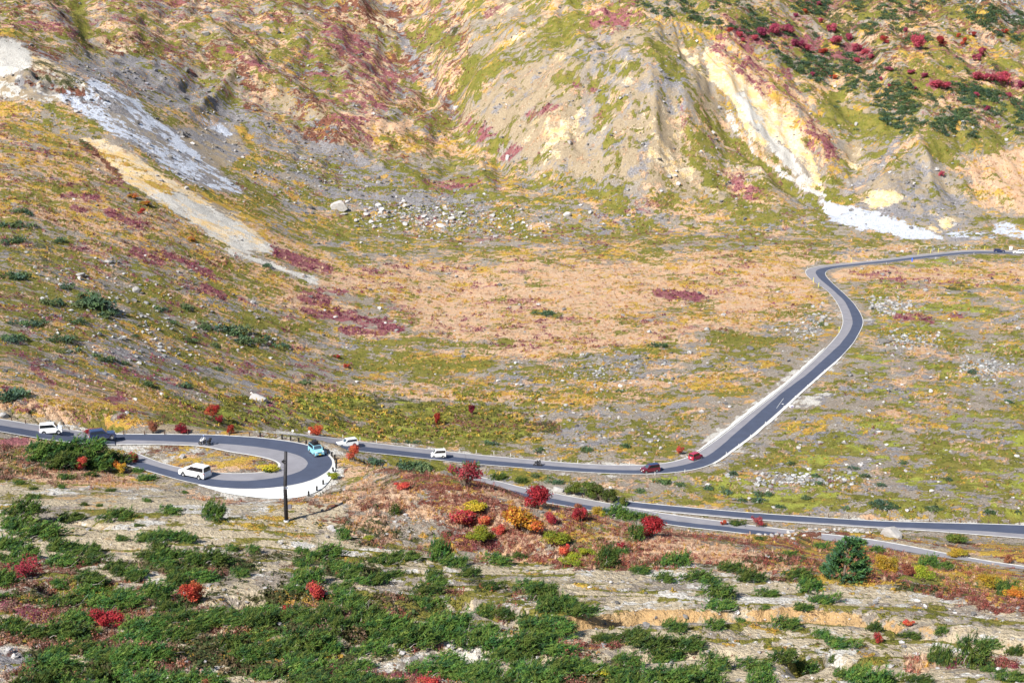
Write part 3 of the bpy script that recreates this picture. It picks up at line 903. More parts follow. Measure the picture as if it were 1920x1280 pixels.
def ground_material():
    t = NT('ground')
    P = t.n('ShaderNodeTexCoord').outputs['Object']
    chans = {}
    for i in range(3):
        at = t.n('ShaderNodeAttribute', attribute_name='cover%d' % i)
        sp = t.n('ShaderNodeSeparateColor')
        t.l(at.outputs['Color'], sp.inputs[0])
        for k, s in enumerate((sp.outputs[0], sp.outputs[1], sp.outputs[2], at.outputs['Alpha'])):
            chans[CLS[i * 4 + k]] = s
    fine = t.noise(P, 2.2, 4, .7)
    fine2 = t.noise(t.shift(P, (31, 7, 3)), 5.5, 3, .7)
    broad = t.noise(P, .07, 4, .6)
    # bare ground: grey-beige gravel with pale and dark stones
    grav = t.mix(t.map(broad, .35, .65), (.37, .31, .25), (.46, .40, .33))
    grav = t.mix(t.map(fine, .35, .68), t.mix(.6, grav, (.10, .085, .07)), grav)
    vor = t.n('ShaderNodeTexVoronoi')
    t.l(P, vor.inputs['Vector'])
    vor.inputs['Scale'].default_value = 1.5
    vsp = t.n('ShaderNodeSeparateColor')
    t.l(vor.outputs['Color'], vsp.inputs[0])
    stone = t.math('MULTIPLY', t.map(vsp.outputs[0], .70, .76), t.map(vor.outputs['Distance'], .42, .30))
    grav = t.mix(t.math('MULTIPLY', stone, .8), grav, t.mix(vsp.outputs[1], (.20, .19, .18), (.66, .62, .58)))
    col = grav

    def layer(col, name, off, scale, c_lo, c_hi, gain=7.0, bias=0.0, fsc=1.6, c_mid=None, aniso=(1, 1, 1)):
        n = edge1 if gain > 5 else edge2
        m = t.map(t.math('ADD', chans[name], n), .36, .64)
        q = t.noise(t.shift(P, (off[1], off[0], 5)), fsc, 4, .7)
        cc = t.mix(t.map(q, .3, .7), c_lo, c_hi)
        if c_mid:
            q2 = t.noise(t.shift(P, (off[1] + 40, off[0], 9)), .25, 3, .6)
            cc = t.mix(t.map(q2, .46, .6), cc, c_mid)
        return t.mix(m, col, cc), m

    edge1 = t.map(t.noise(t.shift(P, (3, 8, 1)), 1.7, 4, .75), .3, .7, -.6, .6)
    edge2 = t.map(t.noise(t.shift(P, (13, 28, 1)), 1.2, 5, .75), .3, .7, -.6, .6)
    py = t.n('ShaderNodeSeparateXYZ')
    t.l(P, py.inputs[0])
    nearf = t.map(py.outputs[1], 225, 185)
    SAND_LO = t.mix(nearf, (.28, .215, .135), (.36, .29, .19))
    SAND_HI = t.mix(nearf, (.45, .36, .25), (.60, .51, .37))  # near sand painted lighter against grazing sun, far sand darker against full sun
    ms = {}
    col, ms['sand'] = layer(col, 'sand', (5, 90, 0), .22, SAND_LO, SAND_HI, 4, fsc=1.2)
    col, ms['scree'] = layer(col, 'scree', (55, 20, 0), .3, (.13, .125, .13), (.38, .36, .37), 5, fsc=1.1)
    col, ms['white'] = layer(col, 'white', (15, 60, 0), .35, (.42, .385, .33), (.74, .72, .68), 6, fsc=2.0)
    col, ms['ochre'] = layer(col, 'ochre', (85, 30, 0), .25, t.mix(nearf, (.58, .42, .24), (.33, .20, .09)), t.mix(nearf, (.80, .70, .54), (.60, .42, .22)), 5, fsc=.9, c_mid=t.mix(nearf, (.76, .52, .23), (.50, .32, .15)))  # near ochre is browner, with the gully wall's shade put into the colour
    col, ms['ice'] = layer(col, 'ice', (25, 10, 0), .3, (.36, .39, .47), (.74, .78, .87), 6, fsc=1.1)
    col, ms['rust'] = layer(col, 'rust', (65, 70, 0), .4, (.10, .035, .025), (.27, .11, .07), 6)
    col, ms['grass'] = layer(col, 'grass', (35, 40, 0), .22, (.42, .27, .16), (.70, .51, .36), 5, c_mid=(.60, .37, .22))
    col, ms['dark'] = layer(col, 'dark', (45, 80, 0), .3, (.03, .04, .015), (.10, .10, .035), 6)
    col, ms['gold'] = layer(col, 'gold', (75, 15, 0), .35, (.34, .22, .035), (.62, .42, .08), 6, c_mid=(.52, .29, .08))
    col, ms['moss'] = layer(col, 'moss', (95, 55, 0), .30, (.095, .10, .018), (.23, .225, .04), 8, c_mid=(.23, .20, .045))
    col, ms['crim'] = layer(col, 'crim', (12, 33, 0), .4, (.20, .07, .075), (.38, .15, .16), 6)
    lm = t.math('MULTIPLY', ms['moss'], chans['lime'])
    col = t.mix(lm, col, (.31, .33, .06))
    # fine dark specks all over the ground, from noise alone
    col = t.mix(t.map(fine2, .40, .28, 0, .62), col, (.055, .045, .03))
    t.l(col, t.b.inputs['Base Color'])
    t.b.inputs['Roughness'].default_value = .95
    t.b.inputs['Specular IOR Level'].default_value = .15
    veg = t.math('ADD', t.math('ADD', ms['moss'], ms['gold']), t.math('ADD', ms['grass'], ms['rust']), True)
    hgt = t.math('ADD', t.math('MULTIPLY', fine, 1.0), t.math('MULTIPLY', veg, .35))
    hgt = t.math('ADD', hgt, t.math('MULTIPLY', stone, .25))
    bp = t.n('ShaderNodeBump')
    bp.inputs['Strength'].default_value = .9
    bp.inputs['Distance'].default_value = .8
    t.l(hgt, bp.inputs['Height'])
    t.l(bp.outputs[0], t.b.inputs['Normal'])
    return t.m


vid = np.arange(NR * NB).reshape(NR, NB)
quads = np.stack([vid[:-1, :-1], vid[:-1, 1:], vid[1:, 1:], vid[1:, :-1]], -1).reshape(-1, 4)
M_GROUND = ground_material()
me = raw_mesh('ground', np.stack([GX, GY, H], -1).reshape(-1, 3), quads, 4, True)
for i in range(3):
    color_attr(me, 'cover%d' % i, np.moveaxis(COVERED[i * 4:i * 4 + 4], 0, -1).reshape(-1, 4))
ground_ob = tag(link('ground', me, None, [M_GROUND]), 'autumn mountain slopes and valley floor', None, None, 'structure')

# the slopes run on past both sides of the view
for edge_, b_far in ((0, -0.80), (NB - 1, 0.80)):
    bb = np.linspace(BETA[edge_], b_far, 130)
    rs = slice(0, NR, 2)
    ey = np.repeat(ROWS[rs, None], 130, 1)
    exx = ROWS[rs, None] * bb[None, :]
    off = sstep(0, 25, np.abs(exx - ROWS[rs, None] * BETA[edge_]))
    ez = np.repeat(H[rs, edge_][:, None], 130, 1) + off * (1.5 * fbm(exx / 22, ey / 22, 401, 4) + .4 * fbm(exx / 4, ey / 4, 403, 3))
    cv = np.zeros((len(CLS),) + ez.shape)
    dm = DENS[:, rs, max(0, edge_ - 60):edge_ + 60].mean(axis=2)
    for k, c in enumerate(CLS):
        q = base_sc[c]
        u = uniform_noise(fbm(exx / (q * 1.5) + k * 13.7, ey / (q * 1.15) - k * 7.9, 171 + k * 11, 5, 0.75))
        cv[k] = np.where(dm[k][:, None] > .03, np.clip((dm[k][:, None] + u - 1) * gain.get(c, 2.8) + .5, 0, 1), 0)
    n0, n1 = ez.shape
    iv = np.arange(n0 * n1).reshape(n0, n1)
    qd = np.stack([iv[:-1, :-1], iv[:-1, 1:], iv[1:, 1:], iv[1:, :-1]], -1).reshape(-1, 4)
    if b_far < 0:
        qd = qd[:, ::-1]
    me = raw_mesh('ground', np.stack([exx, ey, ez], -1).reshape(-1, 3), qd, 4, True)
    for i in range(3):
        color_attr(me, 'cover%d' % i, np.moveaxis(cv[i * 4:i * 4 + 4], 0, -1).reshape(-1, 4))
    tag(link('ground', me, None, [M_GROUND]), 'autumn slopes beside the view', None, None, 'structure')
# ---------------------------------------------------------------- roads
def asphalt(name, c, wear):
    t = NT(name)
    P = t.n('ShaderNodeTexCoord').outputs['Object']
    a = t.noise(P, .35, 4, .6)
    b = t.noise(P, 14.0, 2, .7)
    k = t.noise(t.shift(P, (9, 3, 0)), 1.1, 4, .6)
    col = t.mix(t.map(a, .3, .7), tuple(x * .86 for x in c), tuple(x * 1.14 for x in c))
    col = t.mix(t.map(k, .60, .68, 0, wear), col, tuple(x * .72 for x in c))
    col = t.mix(t.map(b, .3, .7, .0, .3), col, tuple(x * 1.35 for x in c))
    t.l(col, t.b.inputs['Base Color'])
    t.b.inputs['Roughness'].default_value = .85
    t.b.inputs['Specular IOR Level'].default_value = .3
    bp = t.n('ShaderNodeBump')
    bp.inputs['Strength'].default_value = .3
    bp.inputs['Distance'].default_value = .03
    t.l(b, bp.inputs['Height'])
    t.l(bp.outputs[0], t.b.inputs['Normal'])
    return t.m


M_DARK = asphalt('new_asphalt', (.054, .066, .104), .2)
M_LIGHT = asphalt('old_asphalt', (.21, .205, .225), .35)
M_KERB = simple('kerb_line', (.05, .05, .055), .9)
M_VERGE = simple('pale_gravel', (.66, .65, .63), .95, vary=.22, scale=2.5)
M_EDGE = simple('concrete_edge', (.52, .51, .49), .9, vary=.2, scale=1.2)


def strip(name, A, B, m, dz, cross=3):
    n = len(A)
    cols = [A + (B - A) * f for f in np.linspace(0, 1, cross + 1)]
    V = np.stack(cols, 1).reshape(-1, 3).copy()
    V[:, 2] += dz
    idx = np.arange(n * (cross + 1)).reshape(n, cross + 1)
    q = np.stack([idx[:-1, :-1], idx[:-1, 1:], idx[1:, 1:], idx[1:, :-1]], -1).reshape(-1, 4)
    a, b, c = V[q[0][0]], V[q[0][1]], V[q[0][2]]
    if np.cross(b - a, c - a)[2] < 0:
        q = q[:, ::-1]
    return tag(link(name, raw_mesh(name, V, q, 4, True), None, [m]), None, None, None, 'structure')


strip('road_apron', AP_O, AP_F, simple('pale_apron', (.64, .655, .65), .9, vary=.2, scale=1.2), -.004, 4)
for ridx, (nm, L, M, Q, dark_first) in enumerate(ROADS):
    # the seam between the new and the old asphalt wanders a little
    w = (Q - L) / np.maximum(np.linalg.norm(Q - L, axis=1, keepdims=True), .01)
    sarr = np.arange(len(M))
    jit = .16 * fbm(sarr / 3.0, sarr * 0 + ridx, 77, 3)
    if ridx == 0:
        jit = jit * .3
    Mj = M + w * jit[:, None]
    dz = 0.012 * ridx
    strip('road', L, Mj, M_DARK if dark_first else M_LIGHT, dz)
    strip('road', Mj, Q, M_LIGHT if dark_first else M_DARK, dz)
    if ridx == 1:                     # the straight has a dark kerb line and broad pale gravel shoulders
        ix = project(M[:, 0], M[:, 1], M[:, 2])
        st_ = np.flatnonzero((ix[0] > 1312) & (ix[0] < 1560) & (ix[1] > 640))
        s0, s1 = st_.min(), st_.max()
        k_ = slice(s0, s1 + 1)
        taper = np.sin(np.linspace(0, math.pi, s1 - s0 + 1))[:, None] ** .35
        rough_ = (1 + .35 * fbm(np.arange(s1 - s0 + 1) / 2.0, np.zeros(s1 - s0 + 1), 91, 3))[:, None]
        strip('road_kerb', L[k_] - w[k_] * .62, L[k_] - w[k_] * .38, M_KERB, .05, 1)
        strip('road_shoulder', L[k_] - w[k_] * (.63 + 1.5 * taper * rough_), L[k_] - w[k_] * .63, M_VERGE, .004, 2)
        strip('road_shoulder', Q[k_] + w[k_] * .385, Q[k_] + w[k_] * (.40 + .9 * taper * rough_), M_VERGE, .004, 2)
    strip('road_edge', L - w * .38, L, M_EDGE, dz, 1)
    strip('road_edge', Q, Q + w * .38, M_EDGE, dz, 1)


def on_road(x, y, zf):
    p = unproj([(x, y)], zf)[0]
    return Vector(p)
# ================================================================ loose cover nobody could count
def leaf_tris(n, spread, size, up=0.3, seed=0, blade=False):
    r = np.random.default_rng(seed)
    out = np.empty((n, 3, 3))
    for k in range(n):
        a = r.uniform(0, 2 * math.pi)
        q = math.sqrt(r.uniform(0, 1))
        c = np.array([q * math.cos(a), q * math.sin(a), 0]) * spread
        if blade:
            c *= .5
            tip = c + np.array([math.cos(a) * r.uniform(.1, .55), math.sin(a) * r.uniform(.1, .55), r.uniform(.7, 1.1)]) * size
            s = np.array([-math.sin(a), math.cos(a), 0]) * size * .055
            out[k] = [c - s, c + s, tip]
        else:
            h = up * max(0.05, 1 - q * q) * r.uniform(.35, 1.1)
            c[2] = h
            nrm = r.normal(size=3) * .75 + np.array([c[0] / spread * .8, c[1] / spread * .8, 1.0])
            d1 = np.cross(nrm, r.normal(size=3))
            d1 /= np.linalg.norm(d1)
            d2 = np.cross(nrm, d1)
            d2 /= np.linalg.norm(d2)
            out[k] = [c - d1 * size * .5, c + d1 * size * .5, c + d2 * size * .8]
    return out


def scatter(name, label, protos, X, Y, Z, S, tint, mat, cat=None):
    n = len(X)
    r = np.random.default_rng(len(name) * 7 + n)
    yaw = r.uniform(0, 2 * math.pi, n)
    which = r.integers(0, len(protos), n)
    V, T = [], []
    for k, pr in enumerate(protos):
        s = which == k
        m = int(s.sum())
        if not m:
            continue
        c, si = np.cos(yaw[s]), np.sin(yaw[s])
        p = pr.reshape(-1, 3)
        x = (p[None, :, 0] * c[:, None] - p[None, :, 1] * si[:, None]) * S[s][:, None] + X[s][:, None]
        y = (p[None, :, 0] * si[:, None] + p[None, :, 1] * c[:, None]) * S[s][:, None] + Y[s][:, None]
        z = p[None, :, 2] * S[s][:, None] + Z[s][:, None]
        V.append(np.stack([x, y, z], -1).reshape(-1, 3))
        kt = p.shape[0] // 3
        tv = tint[s][:, None, :] * np.random.default_rng(k).uniform(.65, 1.35, (m, kt, 1))
        tv = np.repeat(tv, 3, axis=1).reshape(-1, 3)
        T.append(np.concatenate([tv, np.ones((len(tv), 1))], 1))
    V = np.concatenate(V)
    T = np.concatenate(T)
    me = raw_mesh(name, V, np.arange(len(V)).reshape(-1, 3), 3)
    color_attr(me, 'tint', T)
    o = link(name, me, None, [mat])
    return tag(o, label, cat, None, 'stuff')


M_PLANT = tinted('low_plants', .8, None, .25)
M_STONE = tinted('loose_stone', .9)


def candidates(n, x0=-150, x1=2070, y0=-30, y1=1330, seed=1):
    r = np.random.default_rng(seed)
    X, Y, Z = hit(r.uniform(x0, x1, n), r.uniform(y0, y1, n))
    d = np.array([grid_at(COVERED[k], X, Y) for k in range(len(CLS))])
    okk = grid_at(ROADW, X, Y) < .35
    return X[okk], Y[okk], Z[okk], d[:, okk], r


def patch(X, Y, sc, s):
    return np.clip((fbm(X / sc, Y / sc, s, 4) * .5 + .5 - .22) / .56, 0, 1)


def pick_cols(r, n, cols):
    cols = np.array(cols)
    return cols[r.integers(0, len(cols), n)] * r.uniform(.8, 1.2, (n, 1))


sc_of = lambda Y, Z: 8.0 / np.clip(px_per_m(Y, Z), 3.5, 20)
# dry grass
X, Y, Z, D, r = candidates(150000, seed=3)
g = D[CI['grass']] 
s = r.uniform(0, 1, len(X)) < g * .62
pro = [leaf_tris(15, .75, .85, 0, 200 + k, True) for k in range(5)]
n = int(s.sum())
nearg = (Y[s] < 215)
tint = np.where((r.uniform(size=n) < .22)[:, None], pick_cols(r, n, [(.50, .28, .10), (.55, .33, .06)]), pick_cols(r, n, [(.56, .38, .25), (.64, .47, .33), (.50, .30, .18)]))
tint = tint * 1.15
scatter('dry_grass', 'tan and pinkish dry grass across the valley floor', pro, X[s], Y[s], Z[s] - .03, np.where(nearg, .85, .8) * r.uniform(.5, 1.15, n) * np.clip(sc_of(Y[s], Z[s]), .7, 1.35), tint, M_PLANT)
# yellow, olive and lime low shrubs
X, Y, Z, D, r = candidates(190000, seed=4)
gd = D[CI['gold']]
ms_ = D[CI['moss']] * .6
tot = np.clip(gd + ms_, 0, 1)
s = r.uniform(size=len(X)) < tot * .5
n = int(s.sum())
isg = r.uniform(size=n) < (gd / np.maximum(gd + ms_, 1e-6))[s]
lime = r.uniform(size=n) < D[CI['lime']][s] * .7
cg = pick_cols(r, n, [(.48, .31, .05), (.56, .40, .07), (.44, .24, .06), (.38, .31, .05)])
cm = pick_cols(r, n, [(.15, .155, .03), (.23, .225, .045), (.10, .12, .03), (.28, .26, .05)])
bq_ = project(X[s], Y[s], Z[s])
bel_ = (bq_[0] > 285) & (bq_[0] < 1010) & (bq_[1] > 738) & (bq_[1] < 826)
cg = np.where((bel_ & (r.uniform(size=n) < .5))[:, None], pick_cols(r, n, [(.20, .24, .035), (.30, .30, .04), (.13, .17, .03)]), cg)
cl = pick_cols(r, n, [(.32, .34, .055), (.24, .27, .04)])
tint = np.where(isg[:, None], cg, np.where(lime[:, None], cl, cm))
pro = [leaf_tris(12, .5, .36, .62, 300 + k) for k in range(6)]
size = r.uniform(.4, 1.0, n) * np.clip(sc_of(Y[s], Z[s]), .55, 1.4) * np.where(isg, .9, .8)
bpx, bpy_ = project(X[s], Y[s], Z[s])
belt = (bpx > 285) & (bpx < 1010) & (bpy_ > 738) & (bpy_ < 826)
size = np.where(belt, size * 1.9, size)
scatter('low_shrubs', 'low golden and olive green shrubs covering the slopes', pro, X[s], Y[s], Z[s], size, tint, M_PLANT)
# red-brown brush and crimson heath
X, Y, Z, D, r = candidates(120000, seed=5)
ru = D[CI['rust']]
cr = D[CI['crim']]
s = r.uniform(size=len(X)) < np.clip(ru + cr, 0, 1) * .95
n = int(s.sum())
isr = r.uniform(size=n) < (ru / np.maximum(ru + cr, 1e-6))[s]
tint = np.where(isr[:, None], pick_cols(r, n, [(.28, .11, .075), (.34, .16, .11), (.20, .12, .095), (.42, .20, .10), (.44, .30, .22), (.52, .37, .27), (.30, .20, .15)]), pick_cols(r, n, [(.26, .05, .085), (.33, .10, .14), (.20, .045, .07)]))
size = r.uniform(.5, 1.1, n) * np.clip(sc_of(Y[s], Z[s]), .6, 1.4) * np.where(Y[s] < 240, 1.5, 1.0)
nb_ = Y[s] < 240
scatter('heath', 'crimson heath and reddish low growth on the far slopes', pro, X[s][~nb_], Y[s][~nb_], Z[s][~nb_], size[~nb_], tint[~nb_], M_PLANT)
pro2 = [np.concatenate([leaf_tris(22, .5, .17, .72, 360 + k), leaf_tris(7, .5, .62, 0, 370 + k, True)]) for k in range(5)]
scatter('brush', 'reddish brown brush covering the bank below the roads', pro2, X[s][nb_], Y[s][nb_], Z[s][nb_] - .04, size[nb_], tint[nb_] * np.where((project(X[s][nb_], Y[s][nb_], Z[s][nb_])[0] > 745)[:, None], np.array([[1.0, .72, .70]]), np.array([[1.05, 1.02, 1.0]])), M_PLANT)
# understorey, tinted dark to stand for shade, below the dwarf pines and the pine scrub of the far mountain
X, Y, Z, D, r = candidates(60000, seed=6)
dk = D[CI['dark']]
s = (r.uniform(size=len(X)) < dk * .8) & (Y < 240)
n = int(s.sum())
tint = pick_cols(r, n, [(.05, .06, .02), (.08, .075, .03), (.13, .09, .05), (.05, .08, .025)])
scatter('understorey', 'undergrowth tinted shade-dark between the dwarf pines', pro, X[s], Y[s], Z[s], r.uniform(.4, .9, n), tint, M_PLANT)
# loose stones
def rock_shape(seed, n=1, flat=.7):
    r = np.random.default_rng(seed)
    bm = bmesh.new()
    bmesh.ops.create_icosphere(bm, subdivisions=n, radius=1)
    planes = []
    for k in range(13):
        d = Vector(r.normal(size=3))
        d.normalize()
        planes.append((d, r.uniform(.42, .85)))
    st = Vector((r.uniform(.85, 1.35), r.uniform(.7, 1.0), flat * r.uniform(.8, 1.2)))
    for vv in bm.verts:
        p = vv.co.copy()
        for d, h in planes:
            e = p.dot(d) - h
            if e > 0:
                p -= d * e
        vv.co = Vector((p.x * st.x, p.y * st.y, p.z * st.z))
    return bm


def bm_tris(bm):
    bmesh.ops.triangulate(bm, faces=bm.faces)
    return np.array([[list(q.co) for q in f.verts] for f in bm.faces])


X, Y, Z, D, r = candidates(110000, seed=8)
bare_ = np.clip(1 - D[CI['moss']] * .5 - D[CI['grass']] * .8 - D[CI['gold']] * .5 - D[CI['rust']] - D[CI['dark']] * .8, 0.04, 1) * .35 + D[CI['scree']] * .75
bare_ *= .15 + 1.3 * patch(X, Y, 12, 161) ** 2
bare_ *= 1 - .7 * D[CI['white']]
s = r.uniform(size=len(X)) < bare_ * .62
n = int(s.sum())
g = .12 + .46 * r.uniform(0, 1, n)
wsc = D[CI['scree']][s]
g = g * (1 - .35 * wsc)
tint = np.stack([g * 1.02, g * .98, g * .96], 1)
size = (.16 + .75 * r.uniform(size=n) ** 6) * np.clip(sc_of(Y[s], Z[s]), .5, 1.7)
pro = [bm_tris(rock_shape(400 + k)) for k in range(5)]
for p_ in pro:
    pass
X2, Y2, Z2 = hit(860 + np.r_[r.normal(size=900) * 105, r.normal(size=500) * 60 - 60], 412 + np.r_[r.normal(size=900) * 22, r.normal(size=500) * 12 - 10])
rp = [(1655, 575, 60, 14), (1530, 612, 60, 22), (1600, 985, 70, 8), (1700, 640, 60, 14), (1850, 690, 40, 20), (1500, 900, 90, 14), (1150, 700, 150, 35), (250, 600, 160, 90), (560, 330, 130, 50), (1800, 470, 90, 8)]
for a_, b_, c_, d_ in rp:
    q_ = hit(a_ + r.normal(size=330) * c_ * .6, b_ + r.normal(size=330) * d_ * .6)
    k_ = grid_at(ROADW, q_[0], q_[1]) < .4
    X2, Y2, Z2 = np.r_[X2, q_[0][k_]], np.r_[Y2, q_[1][k_]], np.r_[Z2, q_[2][k_]]
s2_ = .22 + .75 * r.uniform(size=len(X2)) ** 3
t2_ = np.repeat((.16 + .32 * r.uniform(size=len(X2)))[:, None], 3, 1)
X, Y, Z = np.r_[X[s], X2], np.r_[Y[s], Y2], np.r_[Z[s], Z2]
size, tint = np.r_[size, s2_], np.r_[tint, t2_]
s = np.ones(len(X), bool)
scatter('loose_stones', 'loose grey stones strewn over gravel and scree', pro, X[s], Y[s], Z[s] + size * .15, size, tint, M_STONE)
# ================================================================ labels that single things out
LANDMARKS = [('the tall black utility pole', 538, 900), ('the hairpin white minivan', 366, 885), ('the teal car', 592, 846), ('the dark blue car', 190, 815),
             ('the leftmost white car', 95, 803), ('the white four-wheel drive', 651, 830), ('the small white van', 822, 850), ('the pale-jacketed motorcyclist', 384, 828),
             ('the two-up motorcycle', 1008, 868), ('the dark red van', 1219, 876), ('the red car at the bend', 1306, 852), ('the dark far car', 1872, 470),
             ('the sparse red crest tree', 870, 890), ('the dark red crest tree', 1005, 930), ('the large orange bush', 985, 975),
             ('the pinkish red bank shrub', 872, 970), ('the wide crimson roadside tree', 1220, 985), ('the large windswept fir', 1580, 1045),
             ('the deep red pine-side bush', 365, 1105), ('the open red bush among pines', 585, 1105), ('the spreading red corner bush', 198, 1155),
             ('the red heath at left edge', 40, 1155), ('the bare ochre gully wall', 1500, 1160), ('the bottom right corner', 1900, 1270), ('the bottom left corner', 20, 1270),
             ('the bottom edge middle', 960, 1275), ('the lower right lane end', 1900, 1070), ('the rock heap by lower road', 1600, 985), ('the biggest white boulder', 632, 385),
             ('the white boulder field centre', 860, 415), ('the mountain ochre scar', 1430, 220), ('the pale stream bed', 1640, 415), ('the left spur ochre gully', 330, 370),
             ('the white rock outcrop', 60, 130), ('the blue-grey scree tongue', 270, 270), ('the dark cone-shaped boulder', 342, 248), ('the sharp upper road bend', 1530, 515), ('the wide middle road bend', 1600, 605),
             ('the straight road pale verge', 1450, 740), ('the crimson heath below spur', 690, 600), ('the magenta heath patch', 228, 750), ('the white shrub-belt rock', 484, 742),
             ('the central cone top', 1240, 70), ('the upper red grove', 1450, 65), ('the right edge red grove', 1870, 150), ('the grey top corner crag', 1860, 15),
             ('the lower road left end', 945, 910), ('the dark lower road right end', 1880, 992), ('the small dark plain hollow', 1800, 535), ('the left hill grey stones', 255, 541)]
ORD = ['nearest', 'second', 'third', 'fourth', 'fifth', 'sixth', 'seventh', 'eighth', 'ninth', 'tenth', 'eleventh', 'twelfth', 'thirteenth', 'fourteenth', 'fifteenth', 'sixteenth',
       'seventeenth', 'eighteenth', 'nineteenth', 'twentieth']
DIRS = ['right of', 'upper right of', 'above', 'upper left of', 'left of', 'lower left of', 'below', 'lower right of']


def place_labels(items):
    """items: (object, adjective+kind, px, py).  Gives each a label by landmark, side and rank"""
    bins = {}
    for o, nm, x, y in items:
        best = min(range(len(LANDMARKS)), key=lambda k: math.hypot(LANDMARKS[k][1] - x, (LANDMARKS[k][2] - y) * 1.5) + (1e6 if abs(LANDMARKS[k][1] - x) + abs(LANDMARKS[k][2] - y) < 9 else 0))
        dx, dy = x - LANDMARKS[best][1], LANDMARKS[best][2] - y
        d = int(round(math.atan2(dy, dx) / (math.pi / 4))) % 8
        bins.setdefault((best, d, nm), []).append((math.hypot(dx, dy), o))
    for (b, d, nm), lst in bins.items():
        lst.sort(key=lambda q: q[0])
        for i, (_, o) in enumerate(lst):
            if len(lst) == 1:
                o['label'] = '%s %s %s' % (nm, DIRS[d], LANDMARKS[b][0])
            else:
                o['label'] = '%s, %s %s %s' % (nm, ORD[min(i, 19)], DIRS[d], LANDMARKS[b][0])


# ================================================================ plants
M_PINE = tinted('pine_needles', .7, None, .12)
M_LEAF = tinted('leaves', .65, None, .35)
M_BARK = simple('bark', (.16, .12, .09), .9, vary=.35, scale=6)
M_TWIG = simple('bleached_twigs', (.36, .33, .30), .9, vary=.25, scale=6)
UPHILL = np.array([.78, .42, .32])


def tube_pts(bm, pts, rads, sides=5):
    rings = []
    for k, p in enumerate(pts):
        p = Vector(p)
        d = (Vector(pts[min(k + 1, len(pts) - 1)]) - Vector(pts[max(k - 1, 0)]))
        d = d.normalized() if d.length > 1e-6 else Vector((0, 0, 1))
        u = d.orthogonal().normalized()
        w = d.cross(u)
        rings.append([bm.verts.new(p + (u * math.cos(2 * math.pi * i / sides) + w * math.sin(2 * math.pi * i / sides)) * rads[k]) for i in range(sides)])
    for a, b in zip(rings[:-1], rings[1:]):
        for i in range(sides):
            bm.faces.new((a[i], a[(i + 1) % sides], b[(i + 1) % sides], b[i]))
    bm.faces.new(list(reversed(rings[0])))
    bm.faces.new(rings[-1])


def bm_me(name, bm):
    bmesh.ops.recalc_face_normals(bm, faces=bm.faces)
    me = bpy.data.meshes.new(name)
    bm.to_mesh(me)
    bm.free()
    return me


def leaf_mesh(name, tris, tint):
    V = tris.reshape(-1, 3)
    me = raw_mesh(name, V, np.arange(len(V)).reshape(-1, 3), 3)
    t = np.repeat(tint, 3, axis=0)
    color_attr(me, 'tint', np.concatenate([t, np.ones((len(t), 1))], 1))
    return me


def spray(r, c, d, length, n, lw, ll):
    """a needle spray along direction d from c: n narrow triangles"""
    out = np.empty((n, 3, 3))
    d = d / np.linalg.norm(d)
    for k in range(n):
        f = r.uniform(0, 1)
        p = c + d * length * f + r.normal(size=3) * .045 * length
        q = d * 1.0 + r.normal(size=3) * .62
        q /= np.linalg.norm(q)
        nrm = r.normal(size=3) * .6 + np.array([0, 0, 1.0])
        s = np.cross(q, nrm)
        s /= np.linalg.norm(s)
        out[k] = [p - s * lw, p + s * lw, p + q * ll]
    return out


def creeping_pine(seed, tall=.62):
    """unit mound about 2 m wide, branches combed one way by the wind"""
    r = np.random.default_rng(seed)
    lumps = [(r.uniform(-.7, .7), r.uniform(-.5, .5), r.uniform(.3, .55), r.uniform(.55, 1.0)) for _ in range(6)] + [(0, 0, .6, 1.0)]
    tr, ti = [], []
    for k in range(165):
        x, y, rr, hh = lumps[r.integers(0, len(lumps))]
        a, q = r.uniform(0, 2 * math.pi), math.sqrt(r.uniform(0, 1))
        px, py = x + rr * q * math.cos(a), (y + rr * q * math.sin(a)) * .8
        z = tall * hh * (1 - q * q) ** .5 * (1 if r.uniform() < .62 else r.uniform(.15, .8))
        d = UPHILL + r.normal(size=3) * np.array([.45, .45, .30])
        t = spray(r, np.array([px, py, z + .03]), d, r.uniform(.28, .55), 21, .020, .15)
        tr.append(t)
        base = np.array([(.054, .118, .020), (.082, .142, .022), (.030, .080, .024), (.11, .150, .028)][r.integers(0, 4)]) * r.uniform(.7, 1.35)
        ti.append(np.tile(base, (len(t), 1)) * r.uniform(.75, 1.3, (len(t), 1)))
    fol = leaf_mesh('foliage', np.concatenate(tr), np.concatenate(ti))
    bm = bmesh.new()
    for k in range(7):
        x, y = r.uniform(-.55, .35), r.uniform(-.45, .45)
        d = UPHILL + r.normal(size=3) * .25
        L = r.uniform(.45, .95)
        bend = r.normal(size=3) * .05
        pts = [np.array([x * min(1, .3 + f * 2), y * min(1, .3 + f * 2), 0.0]) + d * L * f + bend * f * f + np.array([0, 0, .14 * math.sin(f * 2.6)]) for f in (0, .35, .7, 1.0)]
        tube_pts(bm, pts, [.020, .015, .009, .004], 4)
        if r.uniform() < .6:
            p0 = pts[2]
            tube_pts(bm, [p0, p0 + (d + r.normal(size=3) * .5) * .28], [.010, .003], 3)
    br = bm_me('branches', bm)
    br.materials.append(M_TWIG)
    fol.materials.append(M_PINE)
    return fol, br


